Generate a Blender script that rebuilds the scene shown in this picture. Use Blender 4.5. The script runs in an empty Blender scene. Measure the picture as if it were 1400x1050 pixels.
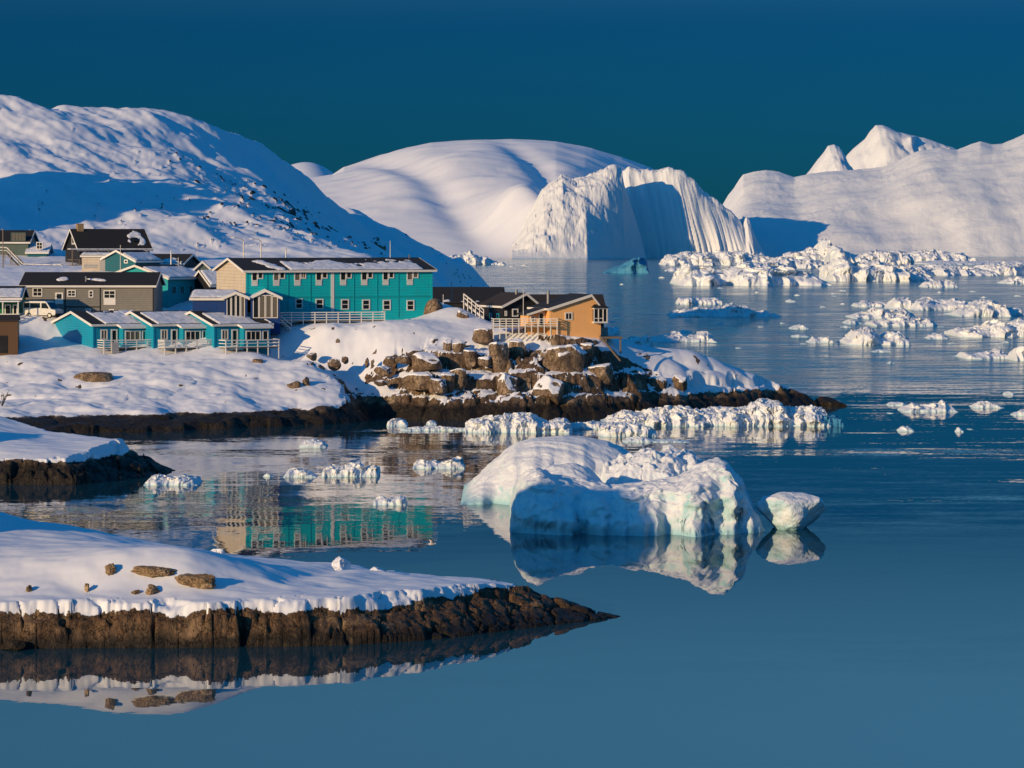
import bpy, math, random
import numpy as np
from mathutils import Vector, Matrix

F = 3889.0; CAMH = 21.0; YH = 330.0      # focal length in pixels of a 1400 wide frame, eye height, horizon row
SUN_EL = math.radians(13.0)
SUN_H = (-0.72, -0.694)
SUN = Vector((SUN_H[0]*math.cos(SUN_EL), SUN_H[1]*math.cos(SUN_EL), math.sin(SUN_EL)))
scene = bpy.context.scene
COL = scene.collection
rng = np.random.default_rng(7)
random.seed(5)

def P(px, py, d): return np.array([(px-700)*d/F, d, CAMH-(py-YH)*d/F])
def XA(px, d): return (px-700)*d/F
def ZA(py, d): return CAMH-(py-YH)*d/F
def DW(py): return F*CAMH/(py-YH)

# ---------------------------------------------------------------- noise
def hsh(ix, iy, iz=0, seed=0):
    with np.errstate(over='ignore'):
        h = (np.asarray(ix).astype(np.int64)*374761393 + np.asarray(iy).astype(np.int64)*668265263
             + np.asarray(iz).astype(np.int64)*2147483647 + seed*1274126177) & 0xffffffff
        h = ((h ^ (h >> 13))*1274126177) & 0xffffffff
        h = ((h ^ (h >> 16))*2246822519) & 0xffffffff
        h = h ^ (h >> 15)
    return (h & 0xffffff)/float(0x1000000)
def fade(t): return t*t*t*(t*(t*6-15)+10)
def perlin(x, y, seed=0):
    x = np.asarray(x, float); y = np.asarray(y, float)
    xi = np.floor(x).astype(np.int64); yi = np.floor(y).astype(np.int64)
    xf = x-xi; yf = y-yi
    u = fade(xf); v = fade(yf)
    def g(a, b):
        t = hsh(xi+a, yi+b, 0, seed)*6.2831853
        return np.cos(t)*(xf-a)+np.sin(t)*(yf-b)
    return 1.5*((g(0,0)*(1-u)+g(1,0)*u)*(1-v)+(g(0,1)*(1-u)+g(1,1)*u)*v)
def fbm(x, y, o=4, seed=0, gain=.5):
    s = 0; a = 1; f = 1
    for k in range(o):
        s = s+a*perlin(np.asarray(x)*f+k*17.3, np.asarray(y)*f-k*9.1, seed+k); a *= gain; f *= 2.03
    return s
def ridged(x, y, o=4, seed=0):
    s = 0; a = 1; f = 1
    for k in range(o):
        s = s+a*(1-2*np.abs(perlin(np.asarray(x)*f+k*7.3, np.asarray(y)*f+k*3.7, seed+k))); a *= .5; f *= 2.1
    return s*.5
def vnoise3(x, y, z, seed=0):
    xi = np.floor(x).astype(np.int64); yi = np.floor(y).astype(np.int64); zi = np.floor(z).astype(np.int64)
    u = fade(x-xi); v = fade(y-yi); w = fade(z-zi)
    r = 0
    for a in (0,1):
        for b in (0,1):
            for c in (0,1):
                r = r+hsh(xi+a, yi+b, zi+c, seed)*(u if a else 1-u)*(v if b else 1-v)*(w if c else 1-w)
    return r*2-1
def fbm3(x, y, z, o=4, seed=0):
    s = 0; a = 1; f = 1
    for k in range(o):
        s = s+a*vnoise3(x*f+k*5.1, y*f+k*2.7, z*f-k*8.3, seed+k); a *= .5; f *= 2.07
    return s
def voro(x, y, seed=0, jit=.9):
    x = np.asarray(x, float); y = np.asarray(y, float)
    xi = np.floor(x).astype(np.int64); yi = np.floor(y).astype(np.int64)
    f1 = np.full(x.shape, 9.); f2 = np.full(x.shape, 9.); idh = np.zeros(x.shape); cx = np.zeros(x.shape); cy = np.zeros(x.shape)
    for a in (-1,0,1):
        for b in (-1,0,1):
            ox = xi+a+.5+jit*(hsh(xi+a, yi+b, 1, seed)-.5); oy = yi+b+.5+jit*(hsh(xi+a, yi+b, 2, seed)-.5)
            d = np.hypot(x-ox, y-oy); h = hsh(xi+a, yi+b, 3, seed)
            n = d < f1
            f2 = np.where(n, f1, np.minimum(f2, d))
            idh = np.where(n, h, idh); cx = np.where(n, x-ox, cx); cy = np.where(n, y-oy, cy)
            f1 = np.where(n, d, f1)
    return f1, f2, idh, cx, cy
def sstep(a, b, x):
    t = np.clip((np.asarray(x, float)-a)/(b-a), 0, 1); return t*t*(3-2*t)
def interp(x, pts):
    p = sorted(pts); return np.interp(x, [q[0] for q in p], [q[1] for q in p])

class TPS:
    def __init__(s, pts, lam=0.0, sc=100.0):
        p = np.array(pts, float); s.sc = sc; s.c = p[:, :2]/sc; n = len(p)
        r = np.hypot(s.c[:,None,0]-s.c[None,:,0], s.c[:,None,1]-s.c[None,:,1])
        K = s.phi(r)+lam*np.eye(n)
        Q = np.hstack([np.ones((n,1)), s.c])
        A = np.vstack([np.hstack([K, Q]), np.hstack([Q.T, np.zeros((3,3))])])
        s.w = np.linalg.solve(A, np.concatenate([p[:,2], np.zeros(3)]))
    @staticmethod
    def phi(r): return np.where(r > 1e-9, r*r*np.log(np.maximum(r, 1e-9)), 0)
    def __call__(s, X, Y):
        x = np.ravel(X)/s.sc; y = np.ravel(Y)/s.sc; n = len(s.c)
        out = s.w[n]+s.w[n+1]*x+s.w[n+2]*y
        for i in range(n):
            out = out+s.w[i]*s.phi(np.hypot(x-s.c[i,0], y-s.c[i,1]))
        return out.reshape(np.shape(X))

def sdist(X, Y, poly):
    """signed distance to a polygon, positive inside"""
    p = np.array(poly, float); n = len(p)
    d = np.full(X.shape, 1e9); ins = np.zeros(X.shape, bool)
    for i in range(n):
        a = p[i]; b = p[(i+1) % n]; e = b-a
        t = np.clip(((X-a[0])*e[0]+(Y-a[1])*e[1])/(e@e+1e-12), 0, 1)
        d = np.minimum(d, np.hypot(X-a[0]-t*e[0], Y-a[1]-t*e[1]))
        c = ((a[1] > Y) != (b[1] > Y))
        with np.errstate(divide='ignore', invalid='ignore'):
            ins ^= c & (X < (b[0]-a[0])*(Y-a[1])/(b[1]-a[1])+a[0])
    return np.where(ins, d, -d)

# ---------------------------------------------------------------- object helpers
def tag(o, label=None, cat=None, group=None, kind=None):
    if label: o['label'] = label
    if cat: o['category'] = cat
    if group: o['group'] = group
    if kind: o['kind'] = kind
    return o
def link(name, me, mat=None, parent=None):
    o = bpy.data.objects.new(name, me); COL.objects.link(o)
    if mat is not None: me.materials.append(mat)
    if parent is not None: o.parent = parent
    return o
def empty(name, loc, rz=0.0):
    o = bpy.data.objects.new(name, None); COL.objects.link(o)
    o.empty_display_size = .3
    o.location = loc; o.rotation_euler = (0, 0, rz); return o
def grid_mesh(name, X, Y, Z, mat, attrs=None, zmin=-0.6, parent=None, skirt=None, origin=None):
    nu, nv = X.shape
    idx = np.arange(nu*nv).reshape(nu, nv)
    q = np.stack([idx[:-1,:-1], idx[1:,:-1], idx[1:,1:], idx[:-1,1:]], -1).reshape(-1, 4)
    zf = Z.ravel()
    q = q[(zf[q] > zmin).any(1)]
    used = np.zeros(nu*nv, bool); used[q.ravel()] = True
    mp = np.cumsum(used)-1
    co = np.stack([X.ravel(), Y.ravel(), zf], -1)[used]
    if origin is None:
        origin = (float(co[:,0].mean()), float(co[:,1].mean()), 0.0)
    co = co-np.array(origin)
    q = mp[q]
    me = bpy.data.meshes.new(name)
    me.vertices.add(len(co)); me.vertices.foreach_set('co', co.astype(np.float32).ravel())
    me.loops.add(q.size); me.loops.foreach_set('vertex_index', q.ravel().astype(np.int32))
    me.polygons.add(len(q)); me.polygons.foreach_set('loop_start', np.arange(0, q.size, 4, dtype=np.int32))
    me.polygons.foreach_set('use_smooth', np.ones(len(q), bool))
    me.update(calc_edges=True)
    # orient upward
    for k, a in (attrs or {}).items():
        at = me.attributes.new(k, 'FLOAT', 'POINT'); at.data.foreach_set('value', a.ravel()[used].astype(np.float32))
    o = link(name, me, mat, parent); o.location = origin
    return o

class MB:
    def __init__(s): s.v = []; s.f = []; s.sm = []
    def add(s, vs, fs, smooth=False):
        b = len(s.v); s.v += [tuple(map(float, v)) for v in vs]; s.f += [tuple(b+i for i in f) for f in fs]; s.sm += [smooth]*len(fs); return s
    def box(s, x0, x1, y0, y1, z0, z1):
        vs = [(x0,y0,z0),(x1,y0,z0),(x1,y1,z0),(x0,y1,z0),(x0,y0,z1),(x1,y0,z1),(x1,y1,z1),(x0,y1,z1)]
        return s.add(vs, [(0,3,2,1),(4,5,6,7),(0,1,5,4),(1,2,6,5),(2,3,7,6),(3,0,4,7)])
    def hexa(s, p): return s.add(p, [(0,3,2,1),(4,5,6,7),(0,1,5,4),(1,2,6,5),(2,3,7,6),(3,0,4,7)])
    def prism(s, a, b):
        """two matching polygons a and b closed into a solid"""
        n = len(a)
        return s.add(list(a)+list(b), [tuple(reversed(range(n))), tuple(range(n, 2*n))]+[(i, (i+1) % n, n+(i+1) % n, n+i) for i in range(n)])
    def tube(s, p, q, r, r2=None, n=8):
        p = Vector(p); q = Vector(q); ax = (q-p).normalized()
        u = ax.orthogonal().normalized(); w = ax.cross(u); r2 = r if r2 is None else r2
        a = [p+(u*math.cos(t)+w*math.sin(t))*r for t in [2*math.pi*i/n for i in range(n)]]
        b = [q+(u*math.cos(t)+w*math.sin(t))*r2 for t in [2*math.pi*i/n for i in range(n)]]
        return s.add(a+b, [tuple(reversed(range(n))), tuple(range(n, 2*n))]+[(i, (i+1) % n, n+(i+1) % n, n+i) for i in range(n)])
    def bar(s, p, q, w, h):
        """rectangular bar from p to q, width w, height h"""
        p = Vector(p); q = Vector(q); ax = (q-p).normalized()
        up = Vector((0,0,1)) if abs(ax.z) < .95 else Vector((0,1,0))
        sd = ax.cross(up).normalized()*w/2; up = sd.normalized().cross(ax)*h/2
        return s.hexa([p-sd-up, p+sd-up, q+sd-up, q-sd-up, p-sd+up, p+sd+up, q+sd+up, q-sd+up])
    def build(s, name, mat, parent=None, loc=None):
        me = bpy.data.meshes.new(name); me.from_pydata(s.v, [], s.f)
        me.polygons.foreach_set('use_smooth', s.sm); me.update()
        o = link(name, me, mat, parent)
        if loc is not None: o.location = loc
        return o
def center_mb(name, mb, mat, base=None):
    """top-level mesh whose origin sits at its base"""
    v = np.array(mb.v); c = np.array([v[:,0].mean(), v[:,1].mean(), v[:,2].min()]) if base is None else np.array(base)
    mb.v = [tuple(q) for q in (v-c)]
    return mb.build(name, mat, None, tuple(map(float, c)))
_ico = {}
def ico(n):
    if n not in _ico:
        import bmesh
        bm = bmesh.new(); bmesh.ops.create_icosphere(bm, subdivisions=n, radius=1)
        bm.verts.ensure_lookup_table()
        _ico[n] = (np.array([v.co[:] for v in bm.verts]), [tuple(v.index for v in f.verts) for f in bm.faces]); bm.free()
    return _ico[n]
def rock_mesh(name, size, seed, mat, sub=4, cuts=14, rough=.06, snow=0.0, flat_bottom=None, smooth=True, col=.8):
    """a boulder: a sphere cut by random planes, roughened; snow lies on what faces up"""
    v, f = ico(sub); v = v.copy(); r = np.random.default_rng(seed)
    for k in range(cuts):
        n = r.normal(size=3); n[2] *= col; n /= np.linalg.norm(n); c = r.uniform(.55, .88)
        dd = v@n-c; v = v-np.where(dd > 0, dd, 0)[:,None]*n*.92
    if col < .5:
        tl = r.normal(size=2)*.12; top = .62+tl[0]*v[:,0]+tl[1]*v[:,1]; v[:,2] = np.where(v[:,2] > top, top+(v[:,2]-top)*.12, v[:,2])
    v = v*(1+rough*fbm3(v[:,0]*2.3+seed, v[:,1]*2.3, v[:,2]*2.3, 4, seed))[:,None]
    v = v*np.array(size)
    if flat_bottom is not None: v[:,2] = np.maximum(v[:,2], flat_bottom)
    me = bpy.data.meshes.new(name); me.from_pydata([tuple(q) for q in v], [], f)
    me.polygons.foreach_set('use_smooth', np.full(len(f), smooth)); me.update()
    nz = np.zeros(len(v)*3, np.float32); me.vertices.foreach_get('normal', nz); nz = nz.reshape(-1,3)[:,2]
    a = sstep(.36, .58, nz+.25*fbm3(v[:,0], v[:,1], v[:,2], 3, seed+4))*snow
    if snow > 0:
        v[:,2] += np.clip(a, 0, 1)*min(.26, .22*size[2]+.05); me.vertices.foreach_set('co', v.astype(np.float32).ravel()); me.update()
    at = me.attributes.new('snow', 'FLOAT', 'POINT'); at.data.foreach_set('value', a.astype(np.float32))
    me.materials.append(mat)
    return me
# ---------------------------------------------------------------- materials
class N:
    def __init__(s, name):
        s.m = bpy.data.materials.new(name); s.m.use_nodes = True; s.t = s.m.node_tree; s.t.nodes.clear()
        s.out = s.t.nodes.new('ShaderNodeOutputMaterial'); s.b = s.t.nodes.new('ShaderNodeBsdfPrincipled')
        s.t.links.new(s.b.outputs[0], s.out.inputs[0])
    def n(s, typ, **kw):
        o = s.t.nodes.new(typ)
        for k, v in kw.items():
            if k.startswith('i_'): s.set(o, k[2:], v)
            elif k == 'ins':
                for a, b in v.items(): s.set(o, a, b)
            else: setattr(o, k, v)
        return o
    def set(s, o, key, v):
        i = o.inputs[key]
        if isinstance(v, bpy.types.NodeSocket): s.t.links.new(v, i)
        elif isinstance(v, bpy.types.Node): s.t.links.new(v.outputs[0], i)
        else: i.default_value = v
    def p(s, **kw):
        for k, v in kw.items(): s.set(s.b, k.replace('_', ' '), v)
    def math(s, op, a, b=None, c=None, clamp=False):
        o = s.n('ShaderNodeMath', operation=op, use_clamp=clamp); s.set(o, 0, a)
        if b is not None: s.set(o, 1, b)
        if c is not None: s.set(o, 2, c)
        return o.outputs[0]
    def noise(s, vec, scale, detail=4, rough=.5, dist=0):
        o = s.n('ShaderNodeTexNoise'); s.set(o, 'Vector', vec); s.set(o, 'Scale', scale); s.set(o, 'Detail', detail); s.set(o, 'Roughness', rough); s.set(o, 'Distortion', dist)
        return o.outputs['Fac']
    def ramp(s, fac, a, b, lo=0., hi=1.):
        o = s.n('ShaderNodeMapRange', interpolation_type='SMOOTHSTEP'); s.set(o, 'Value', fac); s.set(o, 'From Min', a); s.set(o, 'From Max', b); s.set(o, 'To Min', lo); s.set(o, 'To Max', hi)
        return o.outputs[0]
    def mix(s, fac, a, b):
        o = s.n('ShaderNodeMix', data_type='RGBA'); s.set(o, 0, fac); 
        for k, v in ((6, a), (7, b)):
            s.set(o, k, v if not isinstance(v, tuple) or len(v) == 4 else (*v, 1))
        return o.outputs[2]
    def pos(s): return s.n('ShaderNodeNewGeometry').outputs['Position']
    def obj(s): return s.n('ShaderNodeTexCoord').outputs['Object']
    def sep(s, v): return s.n('ShaderNodeSeparateXYZ', ins={0: v}).outputs
    def scale(s, v, k): return s.n('ShaderNodeVectorMath', operation='MULTIPLY', ins={0: v, 1: k}).outputs[0]
    def bump(s, h, dist, strength=1.0, normal=None):
        o = s.n('ShaderNodeBump'); s.set(o, 'Height', h); s.set(o, 'Distance', dist); s.set(o, 'Strength', strength)
        if normal is not None: s.set(o, 'Normal', normal)
        return o.outputs[0]

SNOW = (.86, .86, .90)
def snow_rock(name, k=1.0, rock=((.05,.033,.022),(.22,.14,.085),(.36,.27,.18)), wet_z=1.7, wet=True, sbump=.10):
    """snow where the surface carries it, weathered rock elsewhere, dark wet weed-stained rock below the tide mark"""
    m = N(name); pos = m.pos()
    at = m.n('ShaderNodeAttribute', attribute_name='snow').outputs['Fac']
    nz = m.noise(pos, 1.6*k, 6, .65)
    f = m.ramp(m.math('ADD', at, m.math('MULTIPLY', m.math('SUBTRACT', nz, .5), .9)), .44, .56)
    big = m.noise(pos, .35*k, 5, .6); fine = m.noise(m.scale(pos, (1,1,.35)), 3.2*k, 8, .7, .6)
    rc = m.mix(m.ramp(fine, .30, .70), rock[0], rock[1]); rc = m.mix(m.ramp(big, .48, .72), rc, rock[2])
    # cracks
    vo = m.n('ShaderNodeTexVoronoi', feature='DISTANCE_TO_EDGE', ins={'Scale': .8*k, 'Vector': m.n('ShaderNodeVectorMath', operation='ADD', ins={0: m.scale(pos, (1,1,.55)), 1: m.scale(m.n('ShaderNodeTexNoise', ins={'Vector': pos, 'Scale': 1.1*k, 'Detail': 5.0}).outputs['Color'], (1.9,1.9,1.9))}).outputs[0]}).outputs['Distance']
    crack = m.ramp(vo, 0.0, .05, 0, 1)
    st = m.noise(m.scale(pos, (1,1,.16)), 2.6*k, 6, .65, .3)
    rc = m.mix(m.math('MULTIPLY', m.ramp(st, .50, .72), .55), rc, tuple(q*.28 for q in rock[1]))
    rc = m.mix(m.math('MULTIPLY', m.ramp(m.noise(pos, .9*k, 4, .6), .58, .70), .35), rc, (.15,.13,.06))
    rc = m.mix(m.math('MULTIPLY', m.math('SUBTRACT', 1, crack), m.ramp(big, .35, .6, .15, .7)), rc, (.012,.009,.007))
    if wet:
        z = m.sep(pos)[2]
        zz = m.math('ADD', z, m.math('MULTIPLY', m.math('SUBTRACT', m.noise(pos, .6, 4), .5), 1.4))
        w = m.ramp(zz, wet_z-.35, wet_z+.35, 1, 0)
        dark = m.mix(m.ramp(fine, .5, .68), (.010,.008,.006), (.055,.040,.020))
        rc = m.mix(m.math('MULTIPLY', w, .93), rc, dark)
    sn = m.noise(pos, .5*k, 5, .55); sn2 = m.noise(pos, 5*k, 4, .6)
    sc = m.mix(m.ramp(sn, .35, .7), SNOW, (.90,.90,.91))
    m.p(Base_Color=m.mix(f, rc, sc), Roughness=m.ramp(f, 0, 1, .62, .75))
    h = m.math('ADD', m.math('MULTIPLY', f, .5), m.math('ADD', m.math('MULTIPLY', m.math('ADD', sn, m.math('MULTIPLY', sn2, .10)), .22), m.math('MULTIPLY', m.math('MULTIPLY', m.math('SUBTRACT', 1, f), m.math('ADD', fine, m.math('MULTIPLY', crack, .6))), 1.6)))
    m.p(Normal=m.bump(h, sbump/k))
    m.b.inputs['Specular IOR Level'].default_value = .3
    return m.m

def ice(name, k=1.0, tint=(.50,.72,.78), body=(.86,.87,.88), amt=.5, wl=.5, bs=.8):
    m = N(name); pos = m.pos(); z = m.sep(pos)[2]
    n1 = m.noise(pos, .5*k, 5, .6, .4); n2 = m.noise(pos, 3*k, 6, .65)
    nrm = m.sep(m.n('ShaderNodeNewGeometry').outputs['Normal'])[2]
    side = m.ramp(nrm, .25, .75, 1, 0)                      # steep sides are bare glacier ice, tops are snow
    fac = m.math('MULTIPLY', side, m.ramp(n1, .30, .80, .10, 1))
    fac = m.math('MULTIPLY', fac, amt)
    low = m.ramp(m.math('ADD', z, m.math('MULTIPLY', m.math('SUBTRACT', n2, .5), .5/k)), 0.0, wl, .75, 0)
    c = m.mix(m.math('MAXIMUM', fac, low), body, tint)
    m.p(Base_Color=c, Roughness=m.ramp(fac, 0, .6, .7, .42))
    h = m.math('ADD', n1, m.math('ADD', m.math('MULTIPLY', n2, .40), m.math('MULTIPLY', m.noise(m.scale(pos, (1,1,.5)), 11*k, 6, .7), .12)))
    m.p(Normal=m.bump(h, .25/k, bs))
    m.b.inputs['Specular IOR Level'].default_value = .35
    return m.m

def paint(name, col, plank=0.0, vert=False, rough=.55, vary=.17):
    m = N(name); ob = m.obj(); n = m.noise(ob, .9, 5, .6); n2 = m.noise(m.scale(ob, (1,1,.25)), 6, 4)
    c2 = tuple(min(1, q*.72+.02) for q in col)
    c = m.mix(m.math('MULTIPLY', m.ramp(m.math('ADD', m.math('MULTIPLY', n, .6), m.math('MULTIPLY', n2, .4)), .42, .68), vary*4), col, c2)
    if plank:
        s = m.sep(ob)
        v = m.math('ADD', s[0], s[1]) if vert else s[2]
        fr = m.math('FRACT', m.math('DIVIDE', v, plank))
        gap = m.ramp(m.math('ABSOLUTE', m.math('SUBTRACT', fr, .5)), .42, .5, 0, 1)
        c = m.mix(m.math('MULTIPLY', gap, .35), c, tuple(q*.35 for q in col))
        m.p(Normal=m.bump(m.math('SUBTRACT', 1, gap), .02))
    m.p(Base_Color=c, Roughness=rough)
    m.b.inputs['Specular IOR Level'].default_value = .25
    return m.m
def plain(name, col, rough=.6, metal=0.0, bump=0.0, scale=8):
    m = N(name); n = m.noise(m.obj(), scale, 5, .6)
    m.p(Base_Color=m.mix(m.ramp(n, .35, .7), col, tuple(q*.7 for q in col)), Roughness=rough, Metallic=metal)
    if bump: m.p(Normal=m.bump(n, bump))
    return m.m
M = {}
M['land'] = snow_rock('snow_and_rock', 1.0)
M['spit'] = snow_rock('snow_and_brown_rock', 1.6, wet_z=.65, rock=((.045,.027,.015),(.19,.105,.05),(.30,.19,.105)), sbump=.12)
M['spitrock'] = snow_rock('brown_ledge_rock', 2.5, wet=False, rock=((.17,.11,.06),(.42,.27,.14),(.52,.37,.22)), sbump=.12)
M['hillsnow'] = snow_rock('hill_snow', .22, wet=False, rock=((.02,.016,.014),(.07,.055,.045),(.14,.12,.10)), sbump=.10)
M['farsnow'] = snow_rock('mountain_snow', .035, wet=False, sbump=.12)
M['boulder'] = snow_rock('boulder_rock', 1.5, rock=((.09,.06,.04),(.30,.20,.125),(.45,.33,.22)), wet=True, wet_z=1.4)
M['ice'] = ice('glacier_ice', 1.0, amt=1.0, wl=1.0, tint=(.20,.54,.60))
M['floe'] = ice('floe_ice', 1.6, amt=.30, wl=.35)
M['midice'] = ice('berg_ice', .5, amt=.32, wl=.6)
M['blueice'] = ice('clear_blue_ice', .3, tint=(.03,.20,.38), body=(.07,.30,.48), amt=1.0, wl=.5)
M['farice'] = ice('distant_ice', .06, bs=.4, amt=.18, wl=2.0, body=(.86,.86,.85))
M['snowcap'] = plain('roof_snow', (.88,.88,.91), .8, bump=.04, scale=2)
M['teal'] = paint('teal_boards', (.003,.50,.53), .35, False)
M['teal_dark'] = paint('teal_house_boards', (.003,.38,.41), .3, False)
M['blue'] = paint('bright_blue_boards', (.004,.30,.46), .3, False)
M['deepblue'] = paint('deep_blue_boards', (.006,.045,.20), .3, True)
M['grey'] = paint('grey_boards', (.235,.22,.19), .28, False)
M['cream'] = paint('cream_boards', (.62,.52,.40), .4, False)
M['orange'] = paint('apricot_boards', (.95,.50,.19), .25, True, vary=.06)
M['black'] = paint('black_boards', (.013,.013,.016), .25, True)
M['brown'] = paint('brown_planks', (.13,.07,.035), .3, True)
M['greengrey'] = paint('greygreen_boards', (.10,.14,.12), .3, True)
M['green'] = paint('green_boards', (.01,.19,.07), .3, False)
M['petrol'] = paint('petrol_boards', (.006,.12,.16), .3, False)
M['palegrey'] = paint('pale_boards', (.42,.40,.38), .3, False)
M['white'] = paint('white_trim', (.78,.74,.68), 0, vary=.05)
M['roof'] = plain('black_roofing_felt', (.016,.015,.015), .85, bump=.01, scale=6)
M['roofbrown'] = plain('brown_roofing_felt', (.035,.024,.018), .85, bump=.01, scale=6)
M['glass'] = plain('dark_window_glass', (.018,.022,.025), .06)
M['curtain'] = plain('curtained_window', (.17,.145,.11), .3)
M['wood'] = plain('weathered_timber', (.25,.19,.13), .75, bump=.01, scale=14)
M['brick'] = plain('chimney_brick', (.36,.24,.12), .8, bump=.01)
M['metal'] = plain('galvanised_metal', (.45,.43,.40), .4, .6)
M['vanwhite'] = plain('van_white_paint', (.75,.72,.66), .3)
M['rubber'] = plain('black_rubber', (.012,.012,.012), .8)
M['lampglass'] = plain('lamp_glass', (.7,.7,.65), .15)
M['twig'] = plain('dark_twigs', (.05,.035,.025), .8)
M['feather'] = plain('white_feathers', (.75,.70,.66), .8)
M['feather_dark'] = plain('dark_wing_tip', (.03,.03,.03), .8)

def water_mat():
    m = N('sea_water'); pos = m.pos(); s = m.sep(pos)
    # wind: calm mirror close in, ripples out in the fjord, long cat's-paw streaks between
    bands = m.noise(m.scale(pos, (.010,.055,1)), 1.0, 4, .55, .3)
    bands2 = m.noise(m.scale(pos, (.0022,.03,1)), 1.0, 3, .5)
    far = m.ramp(m.math('ADD', s[1], m.math('MULTIPLY', m.math('SUBTRACT', bands, .5), 60)), 385, 430)
    mid = m.math('MULTIPLY', m.ramp(bands, .56, .64), m.ramp(s[1], 165, 300))
    farcalm = m.ramp(bands2, .52, .62, 1, .55)
    rip = m.math('MAXIMUM', m.math('MULTIPLY', far, farcalm), m.math('MULTIPLY', mid, .22))
    streak = m.math('MULTIPLY', m.ramp(m.noise(m.scale(pos, (.014,.40,1)), 1.0, 4, .6, .4), .63, .70), m.ramp(m.noise(m.scale(pos, (.02,.03,1)), 1.0, 2), .45, .6))
    rip = m.math('MAXIMUM', rip, m.math('MULTIPLY', streak, .07))
    rip = m.math('MAXIMUM', rip, m.math('MULTIPLY', m.math('MULTIPLY', m.ramp(bands, .47, .62), m.ramp(s[1], 170, 150)), .016))
    amp = m.math('ADD', m.math('ADD', m.ramp(s[1], 160, 200, .0012, .004), m.ramp(s[1], 193, 225, 0, .026)), m.math('MULTIPLY', rip, .40))
    c1 = m.n('ShaderNodeTexNoise', ins={'Vector': m.scale(pos, (1.0, 2.6, 1)), 'Scale': 1.6, 'Detail': 3.0}).outputs['Color']
    c2 = m.n('ShaderNodeTexNoise', ins={'Vector': m.scale(pos, (.22, .75, 1)), 'Scale': .6, 'Detail': 2.0}).outputs['Color']
    def cen(c): return m.n('ShaderNodeVectorMath', operation='SUBTRACT', ins={0: c, 1: (.5,.5,.5)}).outputs[0]
    v = m.n('ShaderNodeVectorMath', operation='ADD', ins={0: cen(c1), 1: cen(c2)}).outputs[0]
    v = m.scale(v, (1, 1.4, 0))
    sc = m.n('ShaderNodeVectorMath', operation='SCALE'); m.set(sc, 0, v); m.set(sc, 'Scale', amp)
    nn = m.n('ShaderNodeVectorMath', operation='NORMALIZE', ins={0: m.n('ShaderNodeVectorMath', operation='ADD', ins={0: sc.outputs[0], 1: (0,0,1)}).outputs[0]}).outputs[0]
    m.p(Base_Color=(.010,.060,.085,1), Roughness=m.math('MULTIPLY', rip, .12), Normal=nn)
    m.b.inputs['IOR'].default_value = 1.45
    return m.m
M['water'] = water_mat()
# ---------------------------------------------------------------- sea
def make_sea():
    mb = MB(); R = 30000
    mb.add([(-R,-400,0),(R,-400,0),(R,R,0),(-R,R,0)], [(0,1,2,3)])
    o = mb.build('sea', M['water']); tag(o, 'calm dark blue fjord water', None, None, 'structure')
make_sea()

# ---------------------------------------------------------------- the town shore, headland and hill (one height function)
G = [  # (px, py, d): what the photograph shows at that distance
 # western shore slope below the terrace
 (-150,560,318),(0,560,318),(100,557,320),(200,557,322),(250,558,324),(300,550,325),(350,553,327),(420,556,329),(470,552,331),
 (-150,520,333),(0,520,333),(120,515,334),(250,518,333),(330,520,335),(400,530,333),(0,480,345),(80,474,346),(150,478,345),(250,478,345),(350,483,343),
 (380,500,340),(425,495,342),(450,508,341),(478,530,336),
 # gully and slope under the long teal building
 (500,545,340),(500,522,344),(450,512,346),(400,488,350),(370,462,352),(400,453,352),(450,449,351),(520,445,351),(585,442,353),
 (430,480,349),(530,478,347),(520,546,339),(560,541,338),(600,541,337),(590,470,347),(590,500,342),(560,500,343),
 # rocky headland
 (625,418,360),(640,432,357),(610,442,355),(655,434,359),(665,452,352),(640,462,350),(705,453,349.5),(735,457,348.5),(780,462,349),(822,464,350),
 (760,468,346.5),(800,473,346),(760,508,342.5),(700,506,342.5),(720,522,339),(760,545,336),(700,546,336),(650,500,343),(650,541,337),
 (840,482,348),(850,502,346),(850,530,343),(830,546,340),(880,515,349),(900,492,353),(943,489,356),(971,490,358),(986,498,360),(1011,508,361),(1043,518,361.5),(1071,530,361),
 (920,522,350),(980,518,355),(1040,527,358.5),(1000,536,354),(940,538,348),
]
GZ = [ # (px, d, z): building platforms and ground hidden by the houses
 (336,356,11.2),(460,362,11.2),(583,366,11.2),(583,380,11.4),(336,372,11.6),(300,360,11.9),(270,350,11.0),(300,348,9.3),(240,352,9.0),(200,352,9.0),(127,345,8.1),(209,345,8.1),(292,345,8.1),(58,352,8.5),
 (350,352,9.4),(450,356,10.8),(520,357,10.95),(400,355,10.7),(560,359,11.05),(490,353.5,10.6),(430,353,10.3),(30,366,11.4),(120,366,11.4),(212,368,11.6),(60,356,11.55),(20,356,11.4),(40,349,9.6),(5,343,7.6),(229,378,12.2),(262,388,14.3),(300,385,13.7),(262,404,16.4),
 (0,380,13.2),(0,404,16.0),(110,428,17.5),(200,432,17.6),(135,410,16.6),(220,408,16.8),(20,440,18.4),(60,428,17.6),
 (450,392,13.0),(600,386,12.4),(600,402,12.6),(650,384,10.0),(690,362,9.6),(740,360,9.6),(800,360,9.6),(700,382,8.6),(770,374,8.0),(825,362,7.6),(900,367,4.2),(980,368,3.4),(1050,366,2.2),(640,372,11.6),
 (-150,360,12.0),(-150,440,19.5),(-150,345,8.0),(640,420,9.5),(560,440,14.5),
]
RIDGE = [(-400,270,640),(-250,225,690),(-120,150,735),(0,125,760),(60,145,765),(150,146,775),(200,154,785),(260,166,800),(290,181,812),(330,198,830),(357,206,845),(393,224,865),(421,243,885),(439,267,900),(464,296,925),(493,304,950),(536,318,990),(571,336,1020),(600,350,1050),(629,372,1080),(660,393,1090)]
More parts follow.
